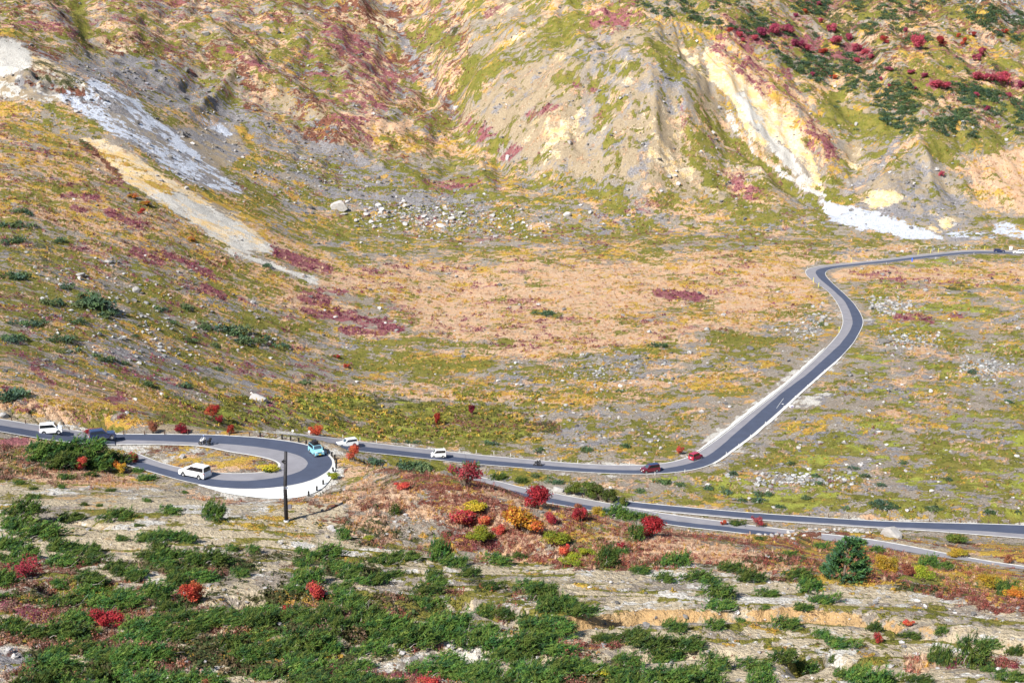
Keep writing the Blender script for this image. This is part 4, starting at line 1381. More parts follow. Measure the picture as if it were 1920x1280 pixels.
def fir(seed):
    """small upright wind-combed fir, unit height"""
    r = np.random.default_rng(seed)
    tr, ti = [], []
    for k in range(330):
        h = r.uniform(.03, .98) ** 1.25
        rad = .56 * (1 - h) ** .6 + .04
        a = r.uniform(0, 2 * math.pi)
        q = r.uniform(.35, 1.0)
        d = np.array([math.cos(a), math.sin(a), .18]) + UPHILL * .8
        c = np.array([math.cos(a) * rad * q * .8 + .16 * h, math.sin(a) * rad * q * .7 + .05 * h, h])
        t = spray(r, c, d, .19 * (1.2 - h * .6), 16, .017, .09)
        tr.append(t)
        base = np.array([(.045, .105, .034), (.062, .125, .03), (.036, .088, .042)][r.integers(0, 3)]) * r.uniform(.7, 1.3)
        ti.append(np.tile(base, (len(t), 1)) * r.uniform(.75, 1.3, (len(t), 1)))
    fol = leaf_mesh('crown', np.concatenate(tr), np.concatenate(ti))
    fol.materials.append(M_PINE)
    bm = bmesh.new()
    tube_pts(bm, [(0, 0, -.03), (.03, .01, .4), (.10, .05, .95)], [.035, .024, .006], 6)
    for k in range(8):
        a, h = r.uniform(0, 6.28), r.uniform(.1, .7)
        tube_pts(bm, [(.05 * h, .02 * h, h), (.05 * h + math.cos(a) * .3 * (1 - h), math.sin(a) * .3 * (1 - h), h + .06)], [.010, .004], 4)
    tk = bm_me('trunk', bm)
    tk.materials.append(M_BARK)
    return fol, tk


def broadleaf(seed, cols, dens=1.0, leaf=.056, n=2300, squat=.9):
    """small autumn tree: lumpy crown of leaves on several stems; unit radius, base at 0"""
    r = np.random.default_rng(seed)
    lumps = []
    for k in range(11):
        a, q = r.uniform(0, 6.28), r.uniform(.1, .75)
        lumps.append((q * math.cos(a), q * math.sin(a), squat * r.uniform(.55, 1.45), r.uniform(.26, .46)))
    n = int(n * dens)
    tr = np.empty((n, 3, 3))
    ti = np.empty((n, 3))
    lc = [np.array(cols[r.integers(0, len(cols))]) for _ in lumps]
    for k in range(n):
        j = r.integers(0, len(lumps))
        x, y, z, s = lumps[j]
        d = r.normal(size=3)
        d /= np.linalg.norm(d)
        q = r.uniform(.35, 1.0) ** .5
        c = np.array([x, y, z]) + d * s * (q if r.uniform() < .88 else r.uniform(1.0, 1.35)) * np.array([1, 1, .8])
        c[2] = max(c[2], .06)
        nrm = d + r.normal(size=3) * .7 + np.array([0, 0, .4])
        u = np.cross(nrm, r.normal(size=3))
        u /= np.linalg.norm(u)
        w = np.cross(nrm, u)
        w /= np.linalg.norm(w)
        s2 = leaf * r.uniform(.6, 1.4)
        tr[k] = [c - u * s2, c + u * s2, c + w * s2 * 1.5]
        ti[k] = (lc[j] if r.uniform() < .75 else np.array(cols[r.integers(0, len(cols))])) * r.uniform(.7, 1.3)
    me = leaf_mesh('crown', tr, ti)
    me.materials.append(M_LEAF)
    bm = bmesh.new()
    for k, (x, y, z, s) in enumerate(lumps):
        tube_pts(bm, [(x * .12, y * .12, -.12), (x * .45, y * .45, z * .55), (x, y, z)], [.045, .028, .010], 5)
        for _ in range(3):
            d = r.normal(size=3) * s
            tube_pts(bm, [(x * .8, y * .8, z * .85), (x + d[0], y + d[1], z + abs(d[2]) * .8)], [.012, .004], 3)
    tk = bm_me('stems', bm)
    tk.materials.append(M_BARK)
    return me, tk


def put(name, parts, loc, rz, sc, cat, group, label=None):
    o = empty(name, loc, rz)
    o.scale = sc
    for nm, m in parts:
        c = bpy.data.objects.new(nm, m)
        COL.objects.link(c)
        c.parent = o
    return tag(o, label, cat, group)


# ---- dwarf pines of the foreground: 300 things
protos = [creeping_pine(900 + k, (.55, .7, .6, .8, .5, .65, .75)[k]) for k in range(7)]
firs = [fir(950 + k) for k in range(4)]
prng = np.random.default_rng(5)


def inside(poly_, x, y):
    c = False
    n = len(poly_)
    for i in range(n):
        x1, y1 = poly_[i]
        x2, y2 = poly_[(i + 1) % n]
        if (y1 > y) != (y2 > y) and x < (x2 - x1) * (y - y1) / (y2 - y1) + x1:
            c = not c
    return c


# (pixel x, pixel y of the foot, width in pixels)
hand = [(1365, 1070, 50), (1300, 1090, 62), (1335, 1122, 76), (1400, 1090, 60), (1490, 1088, 58), (1352, 1142, 60), (1430, 1118, 50), (1512, 1110, 62), (1545, 1130, 60), (1500, 1142, 40), (1432, 1140, 30),
        (1335, 1180, 46), (1385, 1165, 22), (1465, 1178, 60), (1540, 1195, 40), (1572, 1212, 60), (1640, 1182, 40), (1700, 1196, 44), (1762, 1188, 34), (1812, 1202, 30), (1852, 1214, 52), (1905, 1225, 46),
        (1330, 1255, 60), (1290, 1215, 80), (1402, 1255, 70), (1460, 1240, 60), (1500, 1258, 60), (1312, 1285, 90), (1425, 1280, 60), (1622, 1284, 90), (1582, 1270, 50), (1662, 1280, 60), (1722, 1280, 60),
        (1895, 1275, 70), (1850, 1258, 30), (1280, 1275, 70), (1560, 1240, 34), (1260, 1180, 50), (1240, 1240, 70), (1160, 1040, 36), (1200, 1075, 40), (1265, 1060, 60), (1240, 1090, 40),
        (32, 908, 26), (60, 918, 20), (57, 935, 34), (115, 915, 16), (155, 948, 16), (185, 949, 14), (206, 921, 20), (272, 940, 22), (312, 962, 50), (36, 972, 80), (132, 976, 60), (212, 978, 60), (258, 986, 24),
        (22, 992, 60), (60, 1010, 90), (226, 1012, 28), (272, 1014, 50), (305, 1012, 60), (345, 1016, 50), (10, 1030, 60), (110, 1030, 60), (170, 1038, 50), (290, 1036, 50), (340, 1048, 60), (430, 1032, 30), (470, 1036, 34), (562, 1036, 30),
        (582, 1042, 30), (845, 1060, 60), (925, 1056, 60), (970, 1046, 30), (762, 1050, 60), (700, 1052, 34), (120, 898, 40), (165, 893, 30), (270, 900, 34), (255, 884, 30), (345, 924, 20),
        (880, 880, 34), (930, 900, 34), (975, 905, 26), (1098, 965, 22), (1150, 970, 50), (1205, 972, 44), (1170, 975, 36), (1425, 1012, 26), (1380, 985, 30), (1640, 1035, 30), (1610, 1020, 26), (1740, 1060, 44),
        (1770, 1068, 50), (1480, 1040, 34), (1540, 1030, 36), (1875, 1115, 20)]
thick = [(-30, 1040), (120, 1020), (250, 1030), (380, 1050), (560, 1046), (640, 1050), (790, 1060), (900, 1072), (1000, 1105), (1090, 1150), (1190, 1190), (1250, 1230), (1270, 1330), (-40, 1330)]
holes = [(45, 1155, 80, 34), (198, 1178, 40, 34), (365, 1128, 36, 32), (585, 1124, 30, 28), (533, 1158, 16, 18), (55, 1085, 44, 22), (740, 1245, 70, 24), (620, 1255, 40, 22), (30, 1245, 60, 34), (270, 1165, 30, 10), (650, 1200, 26, 8), (760, 1110, 30, 7),
         (900, 1165, 40, 6), (240, 1058, 34, 12), (420, 1080, 22, 8), (960, 1270, 50, 10), (70, 1110, 50, 7), (530, 1145, 14, 8), (850, 1090, 60, 6), (700, 1130, 30, 5), (1050, 1245, 60, 14), (395, 1275, 20, 12)]
pts = []
tries = 0
while len(pts) < 295 - len(hand) and tries < 60000:
    tries += 1
    x, y = prng.uniform(-30, 1270), prng.uniform(1030, 1325)
    if not inside(thick, x, y) or any(((x - a) / c) ** 2 + ((y - b) / d) ** 2 < 1 for a, b, c, d in holes):
        continue
    if vnoise(np.array([x / 150 + y / 60]), np.array([y / 17.0]), 3)[0] < .28:
        continue
    s = prng.uniform(54, 104) * (0.62 + 0.48 * (y - 1030) / 290)
    dmin = .33 * s
    if any(math.hypot(x - p[0], (y - p[1]) * 2.6) < dmin for p in pts):
        continue
    pts.append((x, y, s))
allp = hand + pts
P = np.array(allp)
PX, PY_, PZ = hit(P[:, 0], P[:, 1])
pine_items = []
for k in range(len(allp)):
    wm = P[k, 2] / px_per_m(PY_[k], PZ[k])
    fol, br = protos[prng.integers(0, len(protos))]
    s = wm / 2.1
    o = put('dwarf_pine', [('foliage', fol), ('branches', br)], (PX[k], PY_[k], PZ[k] - .05), prng.uniform(-.45, .45), (s * prng.uniform(.95, 1.25), s * prng.uniform(.75, 1.0), s * prng.uniform(.65, 1.35)), 'dwarf pine', 'dwarf pines of the near slope')
    w = P[k, 2]
    nm = 'broad windswept dwarf pine' if w > 82 else ('mid-sized dwarf pine' if w > 52 else ('small dwarf pine' if w > 30 else 'tiny dwarf pine'))
    pine_items.append((o, nm, P[k, 0], P[k, 1] - w * .2))
place_labels(pine_items)
# ---- firs: the big one and the small upright ones
fir_list = [(1582, 1082, 92, 78, 'large windswept dark green fir below the lower right lane'), (396, 974, 44, 40, 'small upright fir left of the black utility pole'), (1815, 1252, 64, 54, 'small green fir near the lower right corner'),
            (1758, 1246, 42, 44, 'rounded green fir left of the lower right corner fir'), (1188, 1016, 30, 30, 'small green fir below the wide crimson tree'), 
               (1885, 1112, 34, 32, 'small fir among yellow shrubs at the right edge'),
            (738, 966, 18, 22, 'rounded green young fir on the grassy bank'), (640, 1012, 26, 20, 'low fir on the sand by the utility pole'), (1140, 1062, 44, 40, 'upright fir under the red bank, right part'), (820, 1052, 40, 46, 'upright fir under the red bank, middle part')]
for x, y, w, h, lab in fir_list:
    X_, Y_, Z_ = (float(q[0]) for q in hit(x, y))
    m = px_per_m(Y_, Z_)
    f, tk = firs[prng.integers(0, 4)]
    if w < 90:
        f, tk = protos[prng.integers(0, 7)]
        put('dwarf_pine', [('foliage', f), ('branches', tk)], (X_, Y_, Z_ - .05), prng.uniform(-.3, .3), (w / m / 1.7, w / m / 1.9, h / m * 1.25), 'dwarf pine', 'upright small pines near the road', lab.replace('fir', 'pine'))
        continue
    put('fir_tree', [('crown', f), ('trunk', tk)], (X_, Y_, Z_ - .05), prng.uniform(-.3, .3), (w / m / 1.1, w / m / 1.1, h / m * .96), 'fir', 'firs near the road', lab)
for x, y, w, h, lab in [(82, 862, 100, 42, 'leftmost tall dwarf pine of the clump below upper road'), (146, 862, 100, 38, 'middle tall dwarf pine of the clump below upper road'), (205, 868, 84, 27, 'rightmost tall dwarf pine of the clump below upper road'),
                     (112, 876, 90, 34, 'front tall dwarf pine of the clump below upper road'), (172, 878, 76, 25, 'front right tall dwarf pine of the clump below upper road')]:
    X_, Y_, Z_ = (float(q[0]) for q in hit(x, y))
    m = px_per_m(Y_, Z_)
    fol, br = protos[prng.integers(0, 7)]
    put('dwarf_pine', [('foliage', fol), ('branches', br)], (X_, Y_, Z_ - .05), prng.uniform(-.4, .4), (w / m / 2.1, w / m / 2.1, h / m * 1.15), 'dwarf pine', 'tall dwarf pines below the upper road', lab)
# ---- autumn shrubs and small trees
RED = [(.42, .035, .035), (.50, .055, .045), (.33, .022, .030), (.46, .11, .05)]
CRIM = [(.30, .018, .030), (.22, .014, .024), (.38, .030, .038)]
MAG = [(.48, .07, .14), (.36, .05, .11), (.52, .13, .17), (.30, .08, .09)]
SCAR = [(.60, .075, .070), (.55, .050, .075), (.62, .11, .07), (.45, .05, .05), (.58, .19, .08)]
ORNG = [(.58, .20, .035), (.60, .30, .04), (.52, .34, .04), (.52, .13, .04)]
YEL = [(.52, .36, .03), (.42, .38, .035), (.58, .40, .05)]
LIME = [(.30, .36, .03), (.20, .28, .025), (.42, .40, .035)]
OLIV = [(.10, .13, .022), (.16, .18, .028), (.07, .11, .02)]
RUST = [(.28, .09, .05), (.34, .14, .07)]
BL = {}
for nm, cols, dens in (('red', RED, 1), ('crim', CRIM, 1), ('mag', MAG, .9), ('scar', SCAR, 1.1), ('orng', ORNG, 1.2), ('yel', YEL, 1), ('lime', LIME, 1), ('oliv', OLIV, 1), ('rust', RUST, .8), ('thin', [(.42, .05, .05), (.50, .09, .07)], .42)):
    BL[nm] = [broadleaf(1000 + hash_ * 17 + k, cols, dens) for k in range(3) for hash_ in [sum(map(ord, nm))]]
shrubs = [  # x, y of foot, width, height, colour, label
    (872, 912, 62, 48, 'thin', 'sparse red tree with grey branches on the crest'), (1006, 952, 58, 46, 'crim', 'dark red tree right of the lower road end'), (1088, 978, 30, 32, 'red', 'round red tree between lower road and bank'),
    (1220, 1004, 56, 40, 'crim', 'wide deep crimson tree beside the lower road'), (866, 990, 66, 34, 'scar', 'bright pinkish red shrub on the rusty bank'), (908, 988, 34, 22, 'scar', 'bright red shrub touching the pinkish red one'), (935, 1002, 26, 20, 'scar', 'small bright red shrub at the lime bush edge'),
    (985, 998, 80, 48, 'orng', 'large orange and gold bush on the red bank'), (960, 975, 50, 34, 'orng', 'orange bush behind the large orange bush'), (1028, 982, 26, 26, 'scar', 'orange-red shrub right of the large orange bush'), (754, 916, 32, 14, 'scar', 'low red shrub on the grassy bank top'),
    (662, 862, 28, 28, 'red', 'round red shrub at the hairpin outer edge'), (594, 816, 26, 22, 'red', 'round red shrub behind the far road start'), (339, 813, 30, 19, 'crim', 'dark red shrub behind the hairpin top'), (433, 813, 16, 20, 'crim', 'narrow dark red shrub behind the hairpin'),
    (400, 780, 26, 24, 'red', 'red shrub pair in the olive shrub belt'), (286, 812, 20, 24, 'rust', 'rust red shrub at the shrub belt left end'), (174, 814, 34, 12, 'red', 'low red shrub behind the dark blue car'), (158, 880, 24, 28, 'scar', 'orange-red shrub in front of the dark firs'),
    (248, 868, 20, 24, 'scar', 'orange-red shrub at the lower hairpin arm'), (365, 1128, 48, 40, 'red', 'deep red bush among the dwarf pines'), (586, 1122, 38, 36, 'scar', 'open red bush right among the pines'), (198, 1178, 58, 40, 'red', 'spreading red bush near the lower left corner'),
    (52, 1080, 70, 36, 'thin', 'thin red bush at the left edge'), (533, 1153, 22, 20, 'red', 'little orange-red bush below the open red bush'), (1056, 1044, 22, 28, 'scar', 'bright red shrub at the bank foot'), (1703, 1174, 22, 16, 'scar', 'small pinkish red shrub on the ochre wall'),
    (1646, 1206, 16, 24, 'red', 'small red shrub below the ochre wall'), (1420, 988, 24, 22, 'thin', 'thin red shrub at the lower road right part'), (1355, 985, 12, 12, 'red', 'tiny red shrub beside the dark lower road'), (820, 796, 16, 26, 'crim', 'dark red shrub in the brown heath'),
    (885, 776, 14, 20, 'crim', 'dark red shrub above the brown heath'), (1275, 852, 16, 18, 'scar', 'red shrub beside the red car'), (796, 1290, 52, 24, 'scar', 'red bush at the bottom edge'), (395, 1288, 34, 26, 'rust', 'rusty red bush at the bottom edge'),
    (1084, 958, 22, 18, 'rust', 'rusty shrub above the round red tree'), (892, 962, 50, 22, 'yel', 'yellow shrub behind the pinkish red one'), (905, 1014, 60, 26, 'lime', 'lime yellow bush below the bright red shrubs'), (1040, 1020, 54, 26, 'lime', 'lime yellow bush below the orange bush'),
    (1664, 1072, 40, 34, 'yel', 'yellow bush right of the large fir'), (1700, 1078, 36, 22, 'rust', 'wine red bush right of the yellow bush'), (226, 886, 22, 24, 'orng', 'orange bush above the lower hairpin arm'), (690, 1012, 20, 10, 'lime', 'low green cushion on the grassy bank'),
    (1800, 1018, 46, 20, 'oliv', 'bright green mound by the dark lower road'), (1075, 925, 36, 26, 'oliv', 'leftmost olive bush of the row above the lower road'), (1100, 931, 36, 30, 'oliv', 'second olive bush of the row above the lower road'), (1125, 936, 36, 30, 'oliv', 'third olive bush of the row above the lower road'),
    (1148, 942, 32, 26, 'oliv', 'fourth olive bush of the row above the lower road'), (1166, 948, 22, 22, 'oliv', 'rightmost olive bush of the row above the lower road'), (500, 886, 40, 16, 'yel', 'yellow green shrub at the hairpin island tip'), (625, 868 + 30, 22, 14, 'lime', 'lime shrub at the hairpin outer apron'),
    (1850, 1100, 50, 26, 'yel', 'yellow bush below the right lane end'), (1900, 1120, 50, 26, 'orng', 'orange yellow bush at the right edge'), (1800, 1050 - 4, 40, 16, 'yel', 'yellow bush above the right lane'), (1890, 1056, 18, 20, 'rust', 'round tan bush above the right lane end'),
    (1730, 1085, 40, 24, 'lime', 'green bush right of the wine red bush'), (1100, 1040, 30, 16, 'lime', 'yellow green shrub at the bank foot'), (1070, 1055, 40, 18, 'lime', 'yellow green shrub below the bright bank-foot shrub'), (1000, 1100 - 2, 26, 10, 'yel', 'low yellow shrub on the moss strip'),
    (1120, 965, 30, 14, 'yel', 'yellow shrub beside the round red tree'), (1228, 970 + 20, 20, 10, 'yel', 'yellow shrub by the wide crimson tree foot'), (1165, 1026, 14, 12, 'red', 'small red shrub on the rusty bank'), (505, 860 + 25, 20, 12, 'oliv', 'olive shrub beside the island tip'),
    (412, 793, 14, 16, 'red', 'small red shrub below the red pair'), (1130, 1270, 40, 20, 'yel', 'golden shrub at the bottom edge'), (632, 672, 12, 8, 'red', 'small red shrub at the spur foot'), (650, 690, 12, 10, 'red', 'red shrub below the spur-foot one'), (265, 402, 16, 12, 'red', 'red shrub below the ochre gully'),
    (250, 372, 20, 9, 'orng', 'orange shrub below the ochre gully'), (272, 385, 22, 10, 'orng', 'second orange shrub below the ochre gully'), (360, 452, 14, 9, 'orng', 'orange shrub at the white gully foot')]
BUSH = []
for x, y, w, h, c, lab in shrubs:
    X_, Y_, Z_ = (float(q[0]) for q in hit(x, y))
    m = px_per_m(Y_, Z_)
    cr, st = BL[c][prng.integers(0, 3)]
    cat = 'tree' if 'tree' in lab else 'bush'
    put('autumn_tree' if cat == 'tree' else 'autumn_bush', [('crown', cr), ('stems', st)], (X_, Y_, Z_ - .08), prng.uniform(0, 6.28), (w / m / 1.75, w / m / 1.75, h / m / 1.55), cat, 'autumn shrubs and small trees', lab)
# far red groves of the right mountain: too small to show parts
far_red = [(1367, 57, 18, 10), (1388, 66, 16, 10), (1428, 64, 30, 18), (1415, 72, 18, 10), (1451, 60, 28, 22), (1478, 57, 28, 18), (1494, 84, 26, 16), (1512, 92, 22, 14), (1540, 98, 20, 10), (1559, 56, 20, 18), (1566, 78, 28, 15), (1593, 72, 14, 14),
           (1606, 92, 20, 16), (1620, 100, 16, 12), (1634, 108, 14, 10), (1606, 115, 18, 10), (1723, 84, 30, 26), (1764, 80, 22, 18), (1660, 76, 18, 14), (1697, 58, 10, 9), (1831, 110, 18, 14), (1838, 100, 14, 16), (1764, 162, 34, 16), (1750, 158, 20, 10), (1838, 146, 34, 16), (1866, 150, 30, 16),
           (1884, 148, 36, 22), (1912, 160, 20, 14), (1893, 178, 14, 10), (1562, 146, 14, 9), (1522, 140, 12, 9), (1764, 328, 12, 12), (1851, 204, 12, 10), (1831, 180, 14, 9), (1734, 142, 18, 9), (1706, 136, 18, 8), (1668, 130, 18, 8), (1394, 76, 10, 8), (1535, 8, 12, 9), (1510, 22, 12, 8), (1539, 40, 12, 9), (1493, 30, 12, 8), (1806, 80, 12, 14),
           (1823, 66, 14, 9), (1842, 94, 14, 8), (1797, 68, 10, 8), (1883, 60, 12, 8), (1667, 160, 10, 7), (1652, 148, 8, 8), (1716, 166, 8, 6)]
items = []
for x, y, w, h in far_red:
    X_, Y_, Z_ = (float(q[0]) for q in hit(x, y + h * .4))
    m = px_per_m(Y_, Z_)
    o = bpy.data.objects.new('crimson_shrub', BL['mag'][prng.integers(0, 3)][0] if prng.uniform() < .85 else BL['red'][0][0])
    COL.objects.link(o)
    o.location = (X_, Y_, Z_ - .1)
    o.rotation_euler = (0, 0, prng.uniform(0, 6.28))
    o.scale = (w / m / 1.75, w / m / 1.75, h / m / 1.4)
    tag(o, None, 'shrub', 'crimson shrubs of the far slope')
    items.append((o, 'small crimson shrub' if w < 15 else 'broad crimson shrub', x, y))
place_labels(items)
# the remaining dark scrub on the far slopes and plain, one mass
X, Y, Z, D, r = candidates(26000, x0=1180, y0=-20, y1=260, seed=21)
mask = (D[CI['dark']] > .3) & (r.uniform(size=len(X)) < .55)
bx, by = project(X, Y, Z)
band = np.zeros(len(X), bool)
for (x1, y1, x2, y2, w) in [(1220, 0, 1400, 30, 28), (1380, 30, 1450, 70, 22), (1470, 90, 1560, 135, 30), (1540, 120, 1660, 160, 36), (1620, 160, 1740, 195, 34), (1700, 195, 1830, 245, 30), (1790, 185, 1925, 215, 30), (1840, 20, 1920, 60, 30), (1500, 5, 1700, 20, 20), (1660, 215, 1700, 240, 14)]:
    t = np.clip(((bx - x1) * (x2 - x1) + (by - y1) * (y2 - y1)) / ((x2 - x1) ** 2 + (y2 - y1) ** 2), 0, 1)
    band |= np.hypot(bx - x1 - t * (x2 - x1), by - y1 - t * (y2 - y1)) < w
clump = patch(X, Y, 9, 301) > .5
s = (band & clump & (r.uniform(size=len(X)) < .62)) | (mask & (patch(X, Y, 12, 311) > .66) & (r.uniform(size=len(X)) < .6))
fx, fy, fz = X[s], Y[s], Z[s]
fsz = r.uniform(.8, 1.8, len(fx))
# pines of the left hill and the plain
lp = [(30, 425, 60, 8), (20, 455, 60, 8), (110, 455, 30, 6), (45, 400, 30, 10), (30, 520, 60, 10), (125, 540, 28, 5), (100, 570, 40, 10), (170, 575, 60, 16), (200, 590, 40, 10), (145, 605, 36, 8), (60, 610, 50, 9), (30, 635, 50, 10), (120, 640, 44, 10), (130, 660, 34, 6),
      (345, 578, 24, 6), (300, 582, 24, 4), (380, 615, 34, 8), (365, 640, 26, 7), (440, 625, 44, 12), (465, 640, 50, 10), (530, 650, 20, 7), (405, 650, 16, 5), (320, 607, 12, 4), (250, 632, 20, 5), (195, 675, 40, 6), (180, 668, 18, 5), (410, 695, 16, 6), (275, 722, 14, 4), (345, 726, 20, 4), (570, 720, 20, 4), (235, 682, 14, 4),
      (20, 745, 50, 14), (70, 775, 24, 6), (285, 826, 36, 10), (275, 722, 10, 3), (760, 832, 60, 5), (920, 832, 20, 4), (740, 862, 60, 12), (780, 880, 60, 12), (860, 862, 34, 6), (700, 865, 30, 8),
      (940, 870, 30, 8), (1000, 895, 40, 5), (1040, 905, 40, 6), (1100, 845, 24, 5), (1176, 838, 16, 3), (1010, 845, 16, 4), (1250, 905, 34, 6), (1210, 900, 14, 4), (1275, 910, 20, 4), (1330, 917, 30, 6), (1200, 922, 20, 4), (1300, 942, 34, 6), (1335, 945, 14, 4), (1362, 925, 16, 4), (1430, 928, 34, 5), (1420, 940, 44, 5),
      (1530, 895, 22, 3), (1620, 893, 18, 3), (1660, 945, 50, 6), (1670, 952, 40, 4), (1745, 955, 34, 6), (1510, 935, 22, 3), (1530, 908, 18, 4), (1850, 962, 24, 6), (1900, 968, 24, 7), (1875, 970, 20, 5), (1690, 970, 40, 5), (1570, 958, 50, 8), (1460, 952, 30, 6), (1740, 968, 20, 4), (1600, 880, 14, 3),
      (1820, 700, 14, 4), (1890, 755, 12, 5), (1160, 735, 12, 3), (1240, 650, 30, 4), (1025, 590, 40, 4), (1560, 610, 34, 6), (500, 500, 10, 3), (1690, 870, 10, 3), (1780, 900, 14, 3), (1650, 910, 12, 3), (1480, 870, 12, 3), (1375, 890, 14, 3)]
ex, ey, ez, es = [], [], [], []
for x, y, w, h in lp:
    for k in range(max(3, int(w / 4))):
        q = hit(x + prng.normal() * w * .26, y + prng.normal() * h * .3)
        if float(grid_at(ROADW, q[0], q[1])[0]) > .4:
            continue
        ex.append(q[0][0]); ey.append(q[1][0]); ez.append(q[2][0])
        es.append(prng.uniform(.6, 1.2) * max(8, h * 1.1) / px_per_m(q[1][0], q[2][0]))
fx, fy, fz, fsz = np.r_[fx, ex], np.r_[fy, ey], np.r_[fz, ez], np.r_[fsz, es]


def scrub_proto(seed):
    r = np.random.default_rng(seed)
    out = []
    for k in range(46):
        a, q = r.uniform(0, 6.28), math.sqrt(r.uniform())
        c = np.array([q * math.cos(a), q * math.sin(a), .75 * math.sqrt(max(0, 1 - q * q)) * r.uniform(.5, 1.05)])
        out.append(spray(r, c, UPHILL + r.normal(size=3) * .5, .3, 2, .10, .42))
    return np.concatenate(out)


scatter('pine_scrub', 'dark green pine scrub dotting the hillsides and plain', [scrub_proto(70 + k) for k in range(4)], fx, fy, fz - .05, fsz,
        pick_cols(r, len(fx), [(.065, .12, .06), (.09, .15, .055), (.055, .105, .07), (.11, .15, .06)]), M_PINE)  # greens lifted towards blue: distance haze put into the tint
# ================================================================ boulders
def rock_mat():
    t = NT('boulder')
    P = t.n('ShaderNodeTexCoord').outputs['Object']
    oi = t.n('ShaderNodeObjectInfo')
    n = t.noise(P, 1.7, 5, .7)
    k = t.noise(t.shift(P, (4, 9, 2)), 5.0, 3, .7)
    c = t.mix(t.map(n, .3, .7), t.mix(1.0, oi.outputs['Color'], (.72, .71, .72), 'MULTIPLY'), oi.outputs['Color'])
    c = t.mix(t.map(k, .55, .68, 0, .5), c, (.16, .15, .14))
    t.l(c, t.b.inputs['Base Color'])
    t.b.inputs['Roughness'].default_value = .92
    t.b.inputs['Specular IOR Level'].default_value = .2
    bp = t.n('ShaderNodeBump')
    bp.inputs['Strength'].default_value = .6
    bp.inputs['Distance'].default_value = .12
    t.l(n, bp.inputs['Height'])
    t.l(bp.outputs[0], t.b.inputs['Normal'])
    return t.m


M_ROCK = rock_mat()
ROCKS = []
for k in range(9):
    bm = rock_shape(500 + k, 2, (.75, .55, .9, .6, .7, .5, .8, .65, 1.0)[k])
    m_ = bm_me('boulder', bm)
    m_.materials.append(M_ROCK)
    ROCKS.append(m_)
WHI, GRY, DRK, BLU = (.52, .50, .485), (.36, .35, .34), (.15, .145, .14), (.27, .27, .31)
named = [(634, 394, 36, 26, WHI, 'biggest white boulder left of the white boulder field'), (342, 254, 18, 14, DRK, 'dark cone-shaped boulder on the pale sand fan'), (484, 750, 34, 15, WHI, 'smooth white rock above the olive shrub belt'),
         (150, 517, 22, 12, GRY, 'pale wedge-shaped boulder on the upper left hill'), (255, 548, 18, 20, GRY, 'tall leaning grey slab on the left hill'), (203, 492, 18, 8, GRY, 'flat grey slab high on the left hill'), (10, 782, 24, 17, GRY, 'large grey boulder beside the upper road at left edge'),
         (342, 858, 18, 14, WHI, 'pale boulder on the hairpin island'), (1047, 920, 24, 14, GRY, 'pale boulder by the lower road verge'), (1672, 1005, 38, 24, GRY, 'biggest grey rock of the heap by the lower road'), (98, 926, 14, 11, GRY, 'grey boulder on the left gravel terrace'),
         (386, 66, 17, 11, GRY, 'grey boulder on the upper left ridge'), (350, 134, 14, 9, DRK, 'dark boulder below the upper left ridge'), (952, 299, 12, 11, WHI, 'round white boulder at the cone foot'), (1206, 267 + 5, 10, 9, GRY, 'grey boulder on the cone flank'),
         (1407, 654, 16, 11, DRK, 'dark rounded boulder left of the middle bend'), (1068, 268, 12, 7, WHI, 'white boulder low on the cone'), (855, 203, 12, 9, WHI, 'white boulder in the dry gully'), (1653, 392, 10, 7, WHI, 'round pale boulder below the ochre mound'), (1655, 642, 28, 12, DRK, 'dark boulder group right of the middle bend'),
         (15, 1225, 20, 14, WHI, 'pale rock near the bottom left corner'), (28, 1232, 14, 12, WHI, 'second pale rock near the bottom left corner'), (620, 992, 16, 10, WHI, 'pale rock on the sand right of the pole'), (1880, 1165, 10, 8, GRY, 'grey stone on the right gravel slope')]
rr = np.random.default_rng(77)
blist = [(x, y, w, h, c, lab) for x, y, w, h, c, lab in named]
